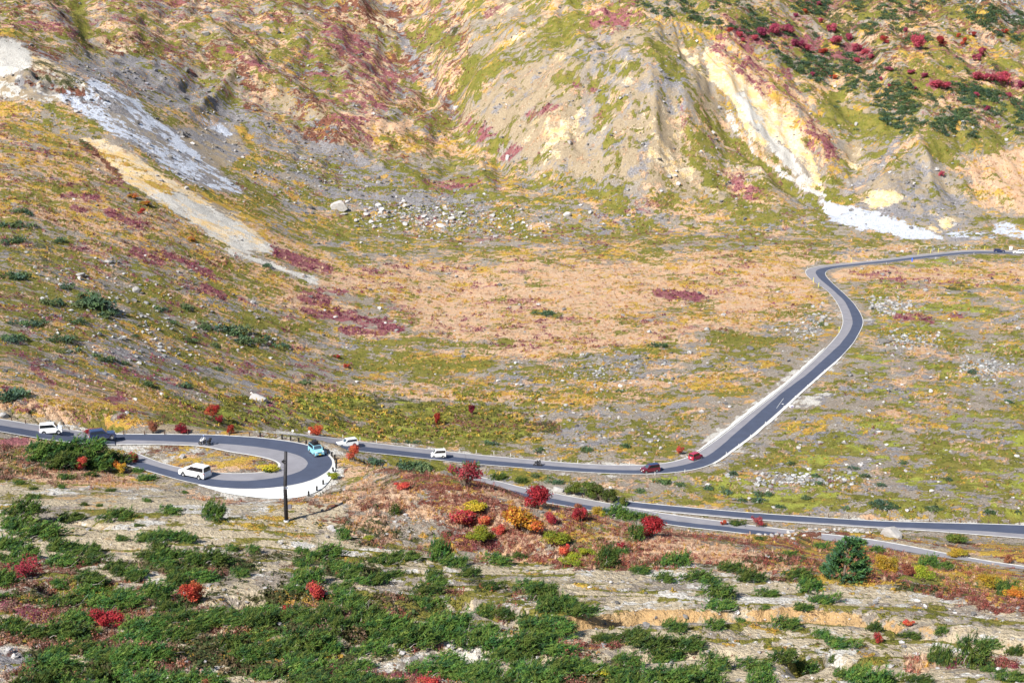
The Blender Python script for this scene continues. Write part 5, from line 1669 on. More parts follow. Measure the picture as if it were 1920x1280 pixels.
# groups of boulders: centre, spread, number, size range in pixels, colour
for cx, cy, sx, sy, n, s0, s1, c in [(820, 412, 110, 24, 62, 6, 19, WHI), (720, 388, 60, 10, 14, 6, 18, WHI), (960, 430, 60, 14, 16, 6, 12, WHI), (1655, 575, 34, 9, 16, 8, 16, GRY), (1555, 600, 26, 14, 10, 6, 12, GRY), (1500, 625, 40, 14, 8, 6, 11, GRY),
                                     (1600, 985, 60, 9, 18, 9, 18, WHI), (1470, 998, 26, 6, 12, 9, 17, WHI), (255, 575, 60, 40, 16, 6, 11, WHI), (130, 500, 70, 30, 8, 6, 11, WHI), (350, 660, 70, 40, 12, 6, 10, WHI), (340, 742, 50, 7, 6, 5, 9, WHI),
                                     (1700, 560, 160, 60, 10, 6, 11, GRY), (1780, 700, 110, 60, 14, 6, 12, WHI), (1600, 880, 220, 60, 18, 6, 12, WHI), (1250, 800, 120, 40, 10, 6, 12, WHI), (1100, 830, 50, 10, 4, 7, 12, GRY), (1640, 250, 60, 60, 8, 6, 10, GRY), (1830, 260, 60, 50, 5, 7, 11, GRY),
                                     (1600, 345, 14, 10, 4, 6, 9, WHI), (200, 145, 70, 16, 14, 6, 12, BLU), (260, 242, 20, 8, 5, 7, 13, DRK), (455, 205, 30, 20, 4, 6, 11, BLU), (850, 190, 16, 16, 6, 6, 10, BLU), (90, 165, 46, 14, 12, 7, 13, DRK), (1050, 690, 90, 24, 8, 6, 10, WHI)]:
    tries = 0
    got = []
    while len(got) < n and tries < 2000:
        tries += 1
        x, y = cx + rr.normal() * sx * .6, cy + rr.normal() * sy * .6
        s = s0 + (s1 - s0) * rr.uniform() ** 2.2
        if any(abs(x - a) < (s + b) * .5 and abs(y - e) < (s + b) * .25 for a, e, b in got):
            continue
        q = hit(x, y)
        if float(grid_at(ROADW, q[0], q[1])[0]) > .5:
            continue
        got.append((x, y, s))
    for x, y, s in got:
        blist.append((x, y, s, s * rr.uniform(.5, .8), tuple(np.array(c) * rr.uniform(.75, 1.15)), None))
blist = blist[:300]
items = []
for x, y, w, h, c, lab in blist:
    X_, Y_, Z_ = (float(q[0]) for q in hit(x, y))
    m = px_per_m(Y_, Z_)
    o = bpy.data.objects.new('boulder', ROCKS[rr.integers(0, 9)] if w < 30 else ROCKS[2])
    COL.objects.link(o)
    o.location = (X_, Y_, Z_ + h / m * .18)
    o.rotation_euler = (rr.normal() * .15, rr.normal() * .15, rr.uniform(0, 6.28))
    o.scale = (w / m / 1.9, w / m / 1.9, h / m / 1.15)
    o.color = (*c, 1)
    tag(o, lab, 'boulder', 'boulders on the slopes and plain')
    if lab is None:
        lum = sum(c) / 3
        nm = ('pale' if lum > .45 else 'grey' if lum > .28 else 'dark') + (' large' if w > 13 else ' small' if w < 8 else '') + ' boulder'
        items.append((o, nm, x, y))
place_labels(items)
# ================================================================ vehicles
M_WHITE = simple('white_paint', (.80, .81, .82), .3, vary=.02, coat=.6)
M_TEAL = simple('teal_paint', (.27, .60, .72), .3, vary=.03, coat=.6)
M_NAVY = simple('navy_paint', (.020, .034, .10), .25, vary=.05, coat=.8)
M_WINE = simple('wine_paint', (.13, .012, .028), .25, vary=.05, coat=.8)
M_REDP = simple('red_paint', (.40, .02, .05), .25, vary=.05, coat=.8)
M_BLACK = simple('black_plastic', (.018, .018, .02), .5, vary=.2)
M_GLASS = simple('tinted_glass', (.012, .014, .018), .08, vary=.1, spec=.8)
M_SCREEN = simple('windscreen_glass', (.05, .075, .10), .08, vary=.1, spec=.9)
M_TYRE = simple('tyre_rubber', (.02, .02, .02), .85)
M_RIM = simple('rim_alloy', (.55, .56, .58), .35, metal=.6)
M_LAMP = simple('lamp_lens', (.75, .77, .78), .15, vary=.03)
M_TAIL = simple('tail_lens', (.45, .02, .02), .2)
M_PLW = simple('white_plate', (.8, .8, .78), .5, vary=.02)
M_PLY = simple('yellow_plate', (.72, .52, .03), .5, vary=.02)
M_CHROME = simple('chrome', (.6, .6, .62), .2, metal=.9)


def poly_prism(pts, w, bevel=0.0):
    """side outline (x,z) extruded over the width w"""
    bm = bmesh.new()
    a = [bm.verts.new((x, -w / 2, z)) for x, z in pts]
    b = [bm.verts.new((x, w / 2, z)) for x, z in pts]
    bm.faces.new(a)
    bm.faces.new(list(reversed(b)))
    n = len(pts)
    for i in range(n):
        bm.faces.new((a[i], b[i], b[(i + 1) % n], a[(i + 1) % n]))
    bmesh.ops.recalc_face_normals(bm, faces=bm.faces)
    if bevel:
        es = [e for e in bm.edges if len(e.link_faces) == 2 and e.calc_face_angle(0) > .5 and abs(e.verts[0].co.y - e.verts[1].co.y) < .01 and min(e.verts[0].co.z, e.verts[1].co.z) > .6]
        bmesh.ops.bevel(bm, geom=es, offset=bevel, segments=2, affect='EDGES', clamp_overlap=True)
    bmesh.ops.triangulate(bm, faces=[f for f in bm.faces if len(f.verts) > 4])
    return bm


def box_bm(cx, cy, cz, sx, sy, sz, bev=0.0):
    bm = bmesh.new()
    bmesh.ops.create_cube(bm, size=1)
    bmesh.ops.scale(bm, vec=(sx, sy, sz), verts=bm.verts)
    bmesh.ops.translate(bm, vec=(cx, cy, cz), verts=bm.verts)
    if bev:
        bmesh.ops.bevel(bm, geom=bm.edges[:], offset=bev, segments=2, affect='EDGES')
    return bm


def quad_bm(qs):
    bm = bmesh.new()
    for q in qs:
        bm.faces.new([bm.verts.new(p) for p in q])
    return bm


def child(name, bm, m, parent, smooth=False):
    me = bm_me(name, bm)
    if smooth:
        me.polygons.foreach_set('use_smooth', np.ones(len(me.polygons), bool))
    return link(name, me, parent, [m])


def wheel(parent, x, y, r, wdt=.2, rim=M_RIM):
    bm = bmesh.new()
    prof = [(r * .62, -wdt / 2), (r * .93, -wdt / 2), (r, -wdt * .34), (r, wdt * .34), (r * .93, wdt / 2), (r * .62, wdt / 2)]
    n = 20
    rings = [[bm.verts.new((q * math.cos(2 * math.pi * i / n), yy, q * math.sin(2 * math.pi * i / n))) for i in range(n)] for q, yy in prof]
    for a, b in zip(rings, rings[1:] + rings[:1]):
        for i in range(n):
            bm.faces.new((a[i], a[(i + 1) % n], b[(i + 1) % n], b[i]))
    w = empty('wheel', (x, y, r))
    w.parent = parent
    child('tyre', bm, M_TYRE, w)
    bm = bmesh.new()
    s = 1 if y > 0 else -1
    hub = [(.0, wdt * .42), (r * .18, wdt * .42), (r * .52, wdt * .36), (r * .64, wdt * .46)]
    rings = [[bm.verts.new((q * math.cos(2 * math.pi * i / n), s * yy, q * math.sin(2 * math.pi * i / n))) for i in range(n)] for q, yy in hub[1:]]
    c = bm.verts.new((0, s * hub[0][1], 0))
    for i in range(n):
        bm.faces.new((c, rings[0][i], rings[0][(i + 1) % n]))
    for a, b in zip(rings[:-1], rings[1:]):
        for i in range(n):
            if (i // 2) % 2 == 0 or a is rings[1]:
                bm.faces.new((a[i], a[(i + 1) % n], b[(i + 1) % n], b[i]))
    child('rim', bm, rim, w)
    return w


def car(name, label, cat, p, head, L, W, Ht, paint, belt, hood, cowl, nose_z, wr, rake_f, rake_r, rear_x=0.02, roof=None, plate=M_PLW, box=None, tumble=.80, clear=.22, wheels=(.17, .80), rails=False):
    """x runs forward.  hood: where the windscreen foot stands (share of the length from the nose)"""
    o = empty(name, p, head)
    F_, B_ = L / 2, -L / 2
    xf, xr = F_ - wheels[0] * L, F_ - wheels[1] * L
    arch = wr + .07
    bot = []
    for cx in (xr, xf):
        for k in range(9):
            a = math.pi - k * math.pi / 8
            z = wr * .95 + arch * math.sin(a)
            bot.append((cx + arch * math.cos(a), max(z, clear + .01)))
    xw = F_ - hood * L
    outline = [(B_ + .10, clear)] + bot + [(F_ - .12, clear), (F_ - .02, clear + .14), (F_, nose_z * .72), (F_ - .05, nose_z), (F_ - .22, nose_z + .07), (xw, cowl), (B_ + rear_x * L + .03, belt), (B_ + .02, belt - .10), (B_, .52)]
    child('body', poly_prism(outline, W, .06), paint, o)
    xb, xt0, xt1 = B_ + rear_x * L + .01, B_ + rake_r, xw - rake_f
    hb, ht = W / 2 * .985, W / 2 * tumble
    zb, zt = min(belt, cowl) - .02, Ht
    bm = bmesh.new()
    lo = [bm.verts.new(q) for q in ((xb, -hb, zb), (xw, -hb, zb), (xw, hb, zb), (xb, hb, zb))]
    hi = [bm.verts.new(q) for q in ((xt0, -ht, zt - .06), (xt1, -ht, zt - .06), (xt1, ht, zt - .06), (xt0, ht, zt - .06))]
    tp = [bm.verts.new(q) for q in ((xt0 + .09, -ht + .10, zt), (xt1 - .16, -ht + .10, zt), (xt1 - .16, ht - .10, zt), (xt0 + .09, ht - .10, zt))]
    for a, b in ((lo, hi),):
        for i in range(4):
            bm.faces.new((a[i], a[(i + 1) % 4], b[(i + 1) % 4], b[i]))
    if roof is None:
        for i in range(4):
            bm.faces.new((hi[i], hi[(i + 1) % 4], tp[(i + 1) % 4], tp[i]))
        bm.faces.new(tp)
        cabm = bm
        child('cabin', cabm, paint, o)
    else:
        b2 = bmesh.new()
        H2 = [b2.verts.new(q.co + Vector((0, 0, .001))) for q in hi]
        T2 = [b2.verts.new(q.co) for q in tp]
        for i in range(4):
            b2.faces.new((H2[i], H2[(i + 1) % 4], T2[(i + 1) % 4], T2[i]))
        b2.faces.new(T2)
        for q in tp:
            bm.verts.remove(q)
        child('cabin', bm, paint, o)
        child('roof', b2, roof, o)

    def side(s, u0, u1, v0, v1):
        """patch of the cabin side between shares u along and v up, a centimetre proud"""
        out = []
        for u, v_ in ((u0, v0), (u1, v0), (u1, v1), (u0, v1)):
            xl = xb + (xw - xb) * u
            xh = xt0 + (xt1 - xt0) * u
            z1 = zt - .06
            out.append((xl + (xh - xl) * v_, s * (hb + (ht - hb) * v_ + .012), zb + (z1 - zb) * v_))
        return out

    def end(x0, x1, off, w0=.88):
        z1 = zt - .06
        out = []
        for v_, sy in ((.12, -1), (.12, 1), (.93, 1), (.93, -1)):
            out.append((x0 + (x1 - x0) * v_ + off, sy * (hb + (ht - hb) * v_) * w0, zb + (z1 - zb) * v_))
        return out

    for s in (-1, 1):
        nb = [(.03, .364), (.368, .623), (.627, .866), (.870, .965)]
        qs = [side(s, a, b, .13, .90) for a, b in nb[:3]]
        q = side(s, nb[3][0], nb[3][1], .13, .90)
        qs.append([q[0], q[1], q[3]])
        child('side_window', quad_bm(qs), M_GLASS, o)
        child('mirror', box_bm(xw - rake_f * .25 - .05, s * (hb + .10), cowl + .10, .10, .18, .14, .02), paint, o)
        child('headlight', box_bm(F_ - .09, s * (W / 2 - .20), nose_z - .06, .20, .34, .15, .03), M_LAMP, o)
        child('tail_light', box_bm(B_ + .045, s * (W / 2 - .09), belt - .22, .10, .15, .36, .02), M_TAIL, o)
        child('door_seam', box_bm(xw - .95, s * (W / 2 + .001), (clear + belt) / 2 + .08, .012, .006, belt - clear - .3), M_BLACK, o)
        if rails:
            child('roof_rail', box_bm((xt0 + xt1) / 2, s * (ht - .10), zt + .05, (xt1 - xt0) * .8, .05, .05), M_BLACK, o)
        for x in (xf, xr):
            wheel(o, x, s * (W / 2 - .11), wr, .22)
    child('windscreen', quad_bm([end(xw, xt1, .014)]), M_SCREEN, o)
    child('rear_window', quad_bm([end(xb, xt0, -.014)]), M_GLASS, o)
    child('grille', box_bm(F_ - .02, 0, nose_z - .20, .06, W * .5, .14, .015), M_BLACK, o)
    child('bumper', box_bm(F_ - .03, 0, clear + .12, .10, W * .82, .14, .03), M_BLACK if paint is not M_WHITE else paint, o)
    child('number_plate', box_bm(F_ + .022, 0, clear + .24, .02, .36, .17), plate, o)
    child('number_plate', box_bm(B_ - .012, 0, .72, .02, .36, .17), plate, o)
    if box:
        child('roof_box', box_bm((xt0 + xt1) / 2 + .1, 0, zt + .24, 1.15, .82, .40, .10), M_BLACK, o)
    return tag(o, label, cat, 'vehicles on the mountain road')


def heading(ri, x, y, z, sgn):
    """direction of road ri nearest pixel (x,y), turned so that it points along sgn (dx, dy in the world)"""
    p = unproj([(x, y)], z)[0]
    Mc = ROADS[ri][2]
    k = int(np.argmin(np.hypot(Mc[:, 0] - p[0], Mc[:, 1] - p[1])))
    k = min(max(k, 2), len(Mc) - 3)
    t = Mc[k + 2] - Mc[k - 2]
    if t[0] * sgn[0] + t[1] * sgn[1] < 0:
        t = -t
    return Vector((p[0], p[1], p[2] + .012 * ri + .005)), math.atan2(t[1], t[0])


p, a = heading(0, 366, 892.5, ZH, (-1, 0))
car('minivan', 'white minivan in the hairpin lower arm, facing left', 'minivan', p, a, 4.9, 1.85, 1.93, M_WHITE, 1.10, .235, 1.12, .92, .34, .95, .16, rear_x=.012, wheels=(.185, .80))
p, a = heading(0, 593, 851, ZH, (1, -1))
car('kei_car', 'teal car with black roof and roof box in the hairpin', 'car', p, a - .12, 3.4, 1.48, 1.69, M_TEAL, 1.02, .25, 1.04, .90, .30, .30, .10, rear_x=.01, roof=M_BLACK, plate=M_PLY, box=True, tumble=.86)
p, a = heading(5, 96, 812.5, zd, (1, 0))
car('kei_car', 'small white car heading right on the upper road at left', 'car', p, a, 3.5, 1.55, 1.72, M_WHITE, 1.06, .20, 1.08, .92, .30, .50, .12, rear_x=.01, tumble=.84)
p, a = heading(5, 192, 823.5, zd, (1, -.3))
car('sport_utility', 'dark blue car heading right at the hairpin entrance', 'car', p, a - .12, 4.2, 1.75, 1.72, M_NAVY, 1.05, .30, 1.08, .95, .34, .62, .22, rear_x=.015)
p, a = heading(1, 651, 836.5, zfar(651), (-1, 0))
car('four_wheel_drive', 'white four-wheel drive facing left on the far road', 'car', p, a, 4.8, 1.85, 1.85, M_WHITE, 1.16, .33, 1.18, 1.05, .39, .62, .30, rear_x=.02, clear=.30, rails=True)
p, a = heading(1, 822, 856.5, zfar(822), (-1, 0))
car('kei_van', 'small white van facing left on the far road', 'van', p, a, 3.4, 1.48, 1.88, M_WHITE, 1.06, .15, 1.06, .88, .28, .48, .08, rear_x=.005, tumble=.86)
p, a = heading(1, 1219, 884, zfar(1219), (-1, 0))
car('wagon', 'dark red van with navy roof entering the bend', 'van', p, a + .22, 4.3, 1.72, 1.85, M_WINE, 1.06, .22, 1.08, .92, .32, .75, .14, rear_x=.01, roof=M_NAVY)
p, a = heading(1, 1304, 860.5, zfar(1304), (1, 1))
car('kei_car', 'red car driving away up the straight', 'car', p, a - .08, 3.5, 1.55, 1.72, M_REDP, 1.02, .22, 1.04, .90, .30, .50, .14, rear_x=.01, tumble=.84)
p, a = heading(1, 1873, 472.5, zfar(1873), (1, 0))
car('far_car', 'dark car on the far end of the road', 'car', p, a, 4.4, 1.75, 1.45, M_NAVY, .92, .30, .94, .80, .32, .75, .55, rear_x=.03)
p, a = heading(1, 1910, 475.5, zfar(1910), (-1, 0))
car('far_car', 'white car at the right edge of the far road', 'car', p, a, 4.6, 1.78, 1.60, M_WHITE, 1.0, .28, 1.02, .85, .33, .75, .35, rear_x=.02)

# ---------------------------------------------------------------- motorcycles and their riders
M_JWHITE = simple('pale_jacket', (.66, .66, .68), .8, vary=.1)
M_JBLACK = simple('black_jacket', (.03, .03, .035), .8, vary=.2)
M_TROUS = simple('riding_trousers', (.03, .032, .045), .85, vary=.2)
M_HELM = simple('blue_helmet', (.10, .16, .34), .25, coat=.6)
M_HELW = simple('pale_helmet', (.62, .58, .55), .25, coat=.6)
M_SKIN = simple('skin', (.55, .36, .27), .6, vary=.06)


def skin_body(name, joints, bones, m, parent, root=0):
    me = bpy.data.meshes.new(name)
    me.from_pydata([j[:3] for j in joints], bones, [])
    o = link(name, me, parent, [m])
    md = o.modifiers.new('skin', 'SKIN')
    md.use_smooth_shade = True
    me.skin_vertices.new() if not me.skin_vertices else None
    for k, j in enumerate(joints):
        sv = me.skin_vertices[0].data[k]
        sv.radius = (j[3], j[3])
        sv.use_root = k == root
    sb = o.modifiers.new('smooth', 'SUBSURF')
    sb.levels = sb.render_levels = 1
    return o


def rider(p, a, label, jacket, helm, dx=0.0, dz=0.0, pillion=False):
    o = empty('person', p, a)
    hx = .42 if not pillion else .22
    hz = 1.02 if not pillion else .98
    J = [(dx - .18, 0, .86 + dz, .155), (dx - .12, 0, 1.10 + dz, .15), (dx - .02, 0, 1.32 + dz, .145), (dx + .03, 0, 1.46 + dz, .06), (dx + .08, 0, 1.60 + dz, .10)]
    B = [(0, 1), (1, 2), (2, 3), (3, 4)]
    for s in (-1, 1):
        k = len(J)
        J += [(dx - .10, s * .12, .84 + dz, .10), (dx + .24, s * .22, .78 + dz, .085), (dx + .06, s * .24, .40 + dz, .06), (dx + .20, s * .24, .34 + dz, .045)]
        B += [(0, k), (k, k + 1), (k + 1, k + 2), (k + 2, k + 3)]
        k = len(J)
        J += [(dx - .01, s * .21, 1.36 + dz, .075), (dx + .14, s * .31, 1.14 + dz, .055), (dx + hx, s * .30, hz + dz, .036)]
        B += [(2, k), (k, k + 1), (k + 1, k + 2)]
    skin_body('body', J, B, M_TROUS, o)
    JJ = [(dx - .165, 0, .94 + dz, .175), (dx - .12, 0, 1.10 + dz, .18), (dx - .02, 0, 1.34 + dz, .17)]
    BB = [(0, 1), (1, 2)]
    for s in (-1, 1):
        k = len(JJ)
        JJ += [(dx - .01, s * .22, 1.37 + dz, .10), (dx + .14, s * .32, 1.14 + dz, .078), (dx + hx - .05, s * .30, hz + dz + .015, .055)]
        BB += [(2, k), (k, k + 1), (k + 1, k + 2)]
    skin_body('jacket', JJ, BB, jacket, o)
    bm = bmesh.new()
    bmesh.ops.create_uvsphere(bm, u_segments=14, v_segments=10, radius=.150)
    bmesh.ops.scale(bm, vec=(1.12, .95, 1.0), verts=bm.verts)
    bmesh.ops.translate(bm, vec=(dx + .09, 0, 1.62 + dz), verts=bm.verts)
    hel = child('helmet', bm, helm, o, True)
    child('visor', box_bm(dx + .235, 0, 1.63 + dz, .05, .20, .09, .02), M_GLASS, hel)
    for s in (-1, 1):                        # gloved hands closed on the grips
        bm = box_bm(dx + hx + .03, s * .30, hz + dz, .08, .08, .045, .012)
        for f in range(4):
            y = s * (.27 + .02 * f)
            ln = (.055, .062, .058, .046)[f]
            tube_pts(bm, [(dx + hx + .06, y, hz + dz + .01), (dx + hx + .06 + ln * .7, y, hz + dz + .005), (dx + hx + .06 + ln * .6, y, hz + dz - .035)], [.010, .009, .007], 5)
        tube_pts(bm, [(dx + hx + .02, s * .262, hz + dz), (dx + hx + .06, s * .248, hz + dz - .02), (dx + hx + .085, s * .252, hz + dz - .04)], [.011, .010, .008], 5)
        child('glove', bm, M_BLACK, o)
    return tag(o, label, 'person')


def bike(p, a, label, fairing, screen, cases):
    o = empty('motorcycle', p, a)
    for x in (.74, -.70):
        wheel(o, x, 0.001, .31, .14, M_BLACK)
    bm = bmesh.new()
    for s in (-1, 1):
        tube_pts(bm, [(.74, s * .10, .31), (.50, s * .10, .80), (.42, s * .10, .98)], [.03, .03, .025], 6)
        tube_pts(bm, [(-.70, s * .10, .31), (-.15, s * .11, .42)], [.035, .03], 6)
    child('forks', bm, M_CHROME, o)
    child('engine', box_bm(.02, 0, .44, .52, .38, .36, .06), M_BLACK, o)
    child('tank', poly_prism([(-.12, .72), (.36, .72), (.40, .88), (.28, 1.0), (.02, .97), (-.14, .84)], .30, .05), fairing, o)
    child('seat', poly_prism([(-.86, .80), (-.10, .74), (-.08, .82), (-.45, .86), (-.88, .94)], .28, .03), M_BLACK, o)
    child('fairing', poly_prism([(.42, .70), (.70, .72), (.74, .92), (.56, 1.08), (.40, .98)], .34, .04), fairing, o)
    child('windshield', poly_prism([(.56, 1.05), (.60, 1.05), (.40, 1.36), (.37, 1.34)], .36), screen, o)
    bm = bmesh.new()
    tube_pts(bm, [(.34, -.38, 1.0), (.42, -.12, 1.0), (.42, .12, 1.0), (.34, .38, 1.0)], [.018, .018, .018, .018], 6)
    child('handlebar', bm, M_BLACK, o)
    bm = bmesh.new()
    tube_pts(bm, [(.05, -.16, .30), (-.5, -.20, .32), (-.95, -.22, .40)], [.03, .04, .055], 7)
    child('exhaust', bm, M_CHROME, o)
    child('headlight', box_bm(.745, 0, .86, .06, .18, .16, .03), M_LAMP, o)
    if cases:
        for s in (-1, 1):
            child('pannier', box_bm(-.72, s * .32, .66, .46, .20, .34, .05), cases, o)
        child('top_case', box_bm(-.98, 0, 1.10, .38, .48, .32, .06), cases, o)
    return tag(o, label, 'motorcycle', 'vehicles on the mountain road')


p, a = heading(0, 384, 834.5, ZH, (-1, 0))
bike(p, a, 'dark touring motorcycle with white front in the hairpin', M_WHITE, M_PLW, M_BLACK)
rider(p, a, 'motorcyclist in pale jacket and blue helmet in the hairpin', M_JWHITE, M_HELM)
p, a = heading(1, 1008, 874, zfar(1008), (-1, 0))
bike(p, a, 'black motorcycle carrying two on the far road', M_BLACK, M_GLASS, None)
rider(p, a, 'front rider in black on the far road motorcycle', M_JBLACK, M_HELW)
rider(p, a, 'pillion rider in black behind the far road rider', M_JBLACK, M_HELW, -.48, .10, True)

# ---------------------------------------------------------------- utility pole
M_POLE = simple('dark_pole', (.022, .020, .024), .7, vary=.35, scale=2)
M_PLATE = simple('blue_grey_plate', (.13, .15, .22), .5)
M_BOXG = simple('meter_box', (.16, .15, .18), .6)
M_CONC = simple('concrete', (.58, .58, .60), .9)
M_PWHITE = simple('white_post', (.78, .78, .75), .6, vary=.05)
M_PYEL = simple('yellow_post', (.72, .66, .10), .6, vary=.05)
M_PBROWN = simple('brown_post', (.10, .055, .035), .8, vary=.3)
M_PBLUE = simple('blue_marker', (.03, .14, .75), .5, vary=.05)
X_, Y_, Z_ = (float(q[0]) for q in hit(537, 977))
m = px_per_m(Y_, Z_)
hp = 131.5 / m * 1.045
o = empty('utility_pole', (X_, Y_, Z_))
bm = bmesh.new()
tube_pts(bm, [(0, 0, -.3), (.02, 0, hp * .5), (.30 * hp / 9.6, 0, hp)], [.27, .235, .20], 12)
child('shaft', bm, M_POLE, o, True)
bm = bmesh.new()
tube_pts(bm, [(0, 0, -.2), (0, 0, .22)], [.36, .33], 12)
child('footing', bm, M_CONC, o)
pl_ = child('sign_plate', box_bm(.10, -.20, hp * .495, .58, .03, .26), M_PLATE, o)
child('plate_border', quad_bm([[(.10 - .30, -.218, hp * .495 + s_ * .14 - .015), (.10 + .30, -.218, hp * .495 + s_ * .14 - .015), (.10 + .30, -.218, hp * .495 + s_ * .14 + .015), (.10 - .30, -.218, hp * .495 + s_ * .14 + .015)] for s_ in (-1, 1)]), M_PLW, pl_)
child('meter_box', box_bm(.52, -.02, hp * .215, .46, .30, .56, .03), M_BOXG, o)
for f, rr_ in ((.88, .25), (.845, .25), (.22, .30), (.19, .30)):
    bm = bmesh.new()
    tube_pts(bm, [(.03 * f * hp / 2, 0, f * hp - .05), (.03 * f * hp / 2, 0, f * hp + .05)], [rr_, rr_], 12)
    child('clamp_band', bm, M_BLACK, o)
child('insulator_bracket', box_bm(-.12, -.1, hp * .865, .30, .10, .28, .02), M_BLACK, o)
bm = bmesh.new()
for k in range(9):
    s_ = 1 if k % 2 else -1
    z = hp * (.30 + .06 * k)
    tube_pts(bm, [(.02, 0, z), (.02 + s_ * .30, 0, z)], [.014, .014], 4)
child('step_bolts', bm, M_BLACK, o)
tag(o, 'tall black utility pole with a small plate and box', 'pole')

# ---------------------------------------------------------------- posts
def post_mesh(name, r0, h, mat, capm=None, band=None, lean=0.0):
    bm = bmesh.new()
    tube_pts(bm, [(0, 0, -.15), (lean * .5, 0, h * .5), (lean, 0, h * .96), (lean, 0, h)], [r0, r0, r0, r0 * .55], 8)
    me = bm_me(name, bm)
    me.materials.append(mat)
    return me


M_BLACKP = simple('black_post', (.014, .012, .012), .75, vary=.3)
PM = {'guard': post_mesh('guard_post', .14, .85, M_BLACKP), 'white': post_mesh('delineator', .05, .85, M_PWHITE), 'brown': post_mesh('wooden_post', .085, .95, M_PBROWN),
      'yellow': post_mesh('snow_pole', .085, 1.9, M_PYEL, lean=.12), 'stake': post_mesh('stake', .07, .45, M_PWHITE)}
edge_y = lambda L, x: float(np.interp(x, [q[0] for q in L], [q[1] for q in L]))
posts = []
for x, y in [(488, 818.3), (529, 822), (545, 824.8), (560, 828), (574, 832.5), (586, 836), (597, 840), (606, 845), (614.6, 850), (622, 855), (628, 860), (631, 867), (630, 876), (625, 884), (616.6, 893), (606, 908), (594, 919.7), (579, 929)]:
    posts.append(('guard', 'guard_post', x, y, ZH - .02, 'short black guard post', 'guard post', 'black guard posts round the hairpin', 1.0))
for x in (611, 643, 675, 706, 768, 832, 861, 893, 926, 957, 1020, 1052, 1083, 1180, 1226):
    posts.append(('white', 'delineator', x, edge_y(far_l, x) - 2.2, zfar(x), 'thin white delineator', 'delineator', 'white delineators along the far road', 1.0))
for x, y in [(1228, 889.5), (1284, 885), (1341, 870), (1362, 852), (1385, 836.5), (1407, 819.5), (1435, 795), (1470, 765), (1491, 746), (1514, 725.5), (1546, 697), (1570, 677.5), (1594, 652)]:
    posts.append(('white', 'delineator', x, y, zfar(x), 'thin white delineator', 'delineator', 'white delineators along the far road', 1.0))
for x, y in [(1662, 494.5), (1754, 484.5), (1826, 476.5)]:
    posts.append(('white', 'delineator', x, y, zfar(x), 'thin white delineator', 'delineator', 'white delineators along the far road', .9))
for x, y in [(1525, 529), (1534, 538.5), (1596, 491.5), (1721, 477), (1744.6, 474), (1759, 473), (1812, 467.8), (1846, 468.6), (1573, 622)]:
    posts.append(('yellow', 'snow_pole', x, y, zfar(x), 'leaning yellow snow pole', 'snow pole', 'yellow snow poles of the far road', 1.0))
for x, y in [(1514, 502), (1626, 488.5), (1634, 487.5), (1645, 486), (1654, 485), (1605, 490.5)]:
    posts.append(('stake', 'stake', x, y, zfar(x), 'stubby white stake', 'stake', 'white stakes above the far bend', 1.0))
for x in (232, 271, 309, 352, 390, 430, 468):
    posts.append(('brown', 'wooden_post', x, edge_y(hair_o[::-1], x) if False else 814.0 + (x > 420) * 2, ZH, 'brown wooden post', 'wooden post', 'brown wooden posts along the roads', .8))
for x, y in [(22, 788.5), (48, 794), (100, 802), (130, 806)]:
    posts.append(('brown', 'wooden_post', x, y, zd(x), 'brown wooden post', 'wooden post', 'brown wooden posts along the roads', .8))
for x in (1404, 1441, 1480, 1517, 1553, 1591, 1629, 1668, 1710, 1743, 1833, 1853, 1872, 1892, 1911):
    posts.append(('brown', 'wooden_post', x, edge_y(rb_t, x) - 1.5, PL, 'brown wooden post', 'wooden post', 'brown wooden posts along the roads', .9))
for x in (1186, 1222, 1258):
    posts.append(('brown', 'wooden_post', x, edge_y(rb_t, x) - 1.5, PL, 'brown wooden post', 'wooden post', 'brown wooden posts along the roads', .9))
for x in (991, 1023, 1062, 1092, 1129):
    posts.append(('brown', 'wooden_post', x, edge_y(ra_t, x) - 2.5, PL, 'brown wooden post', 'wooden post', 'brown wooden posts along the roads', .9))
items = []
for kind, nm, x, y, z, lab, cat, grp, sc in posts:
    p = unproj([(x, y)], z)[0]
    o = bpy.data.objects.new(nm, PM[kind])
    COL.objects.link(o)
    o.location = (p[0], p[1], float(ground(p[0], p[1])))
    o.scale = (1, 1, sc)
    o.rotation_euler = (prng.normal() * .03, prng.normal() * .03, prng.uniform(0, 6.28) if kind != 'yellow' else prng.normal() * .3)
    tag(o, None, cat, grp)
    items.append((o, lab, x, y - 4))
place_labels(items)
# ---------------------------------------------------------------- small roadside things
for x, y, lab in ((549, 813.5, 'left small round white marker behind the hairpin'), (580, 815, 'right small round white marker beside the round red shrub')):
    p = unproj([(x, y)], zfar(x))[0]
    o = empty('round_marker', (p[0], p[1], float(ground(p[0], p[1]))))
    bm = bmesh.new()
    tube_pts(bm, [(0, 0, 0), (0, 0, .95)], [.035, .035], 6)
    child('post', bm, M_PWHITE, o)
    bm = bmesh.new()
    tube_pts(bm, [(0, -.03, 1.05), (0, .03, 1.05)], [.26, .26], 16)
    child('disc', bm, M_PWHITE, o)
    tag(o, lab, 'road marker', 'round white markers')


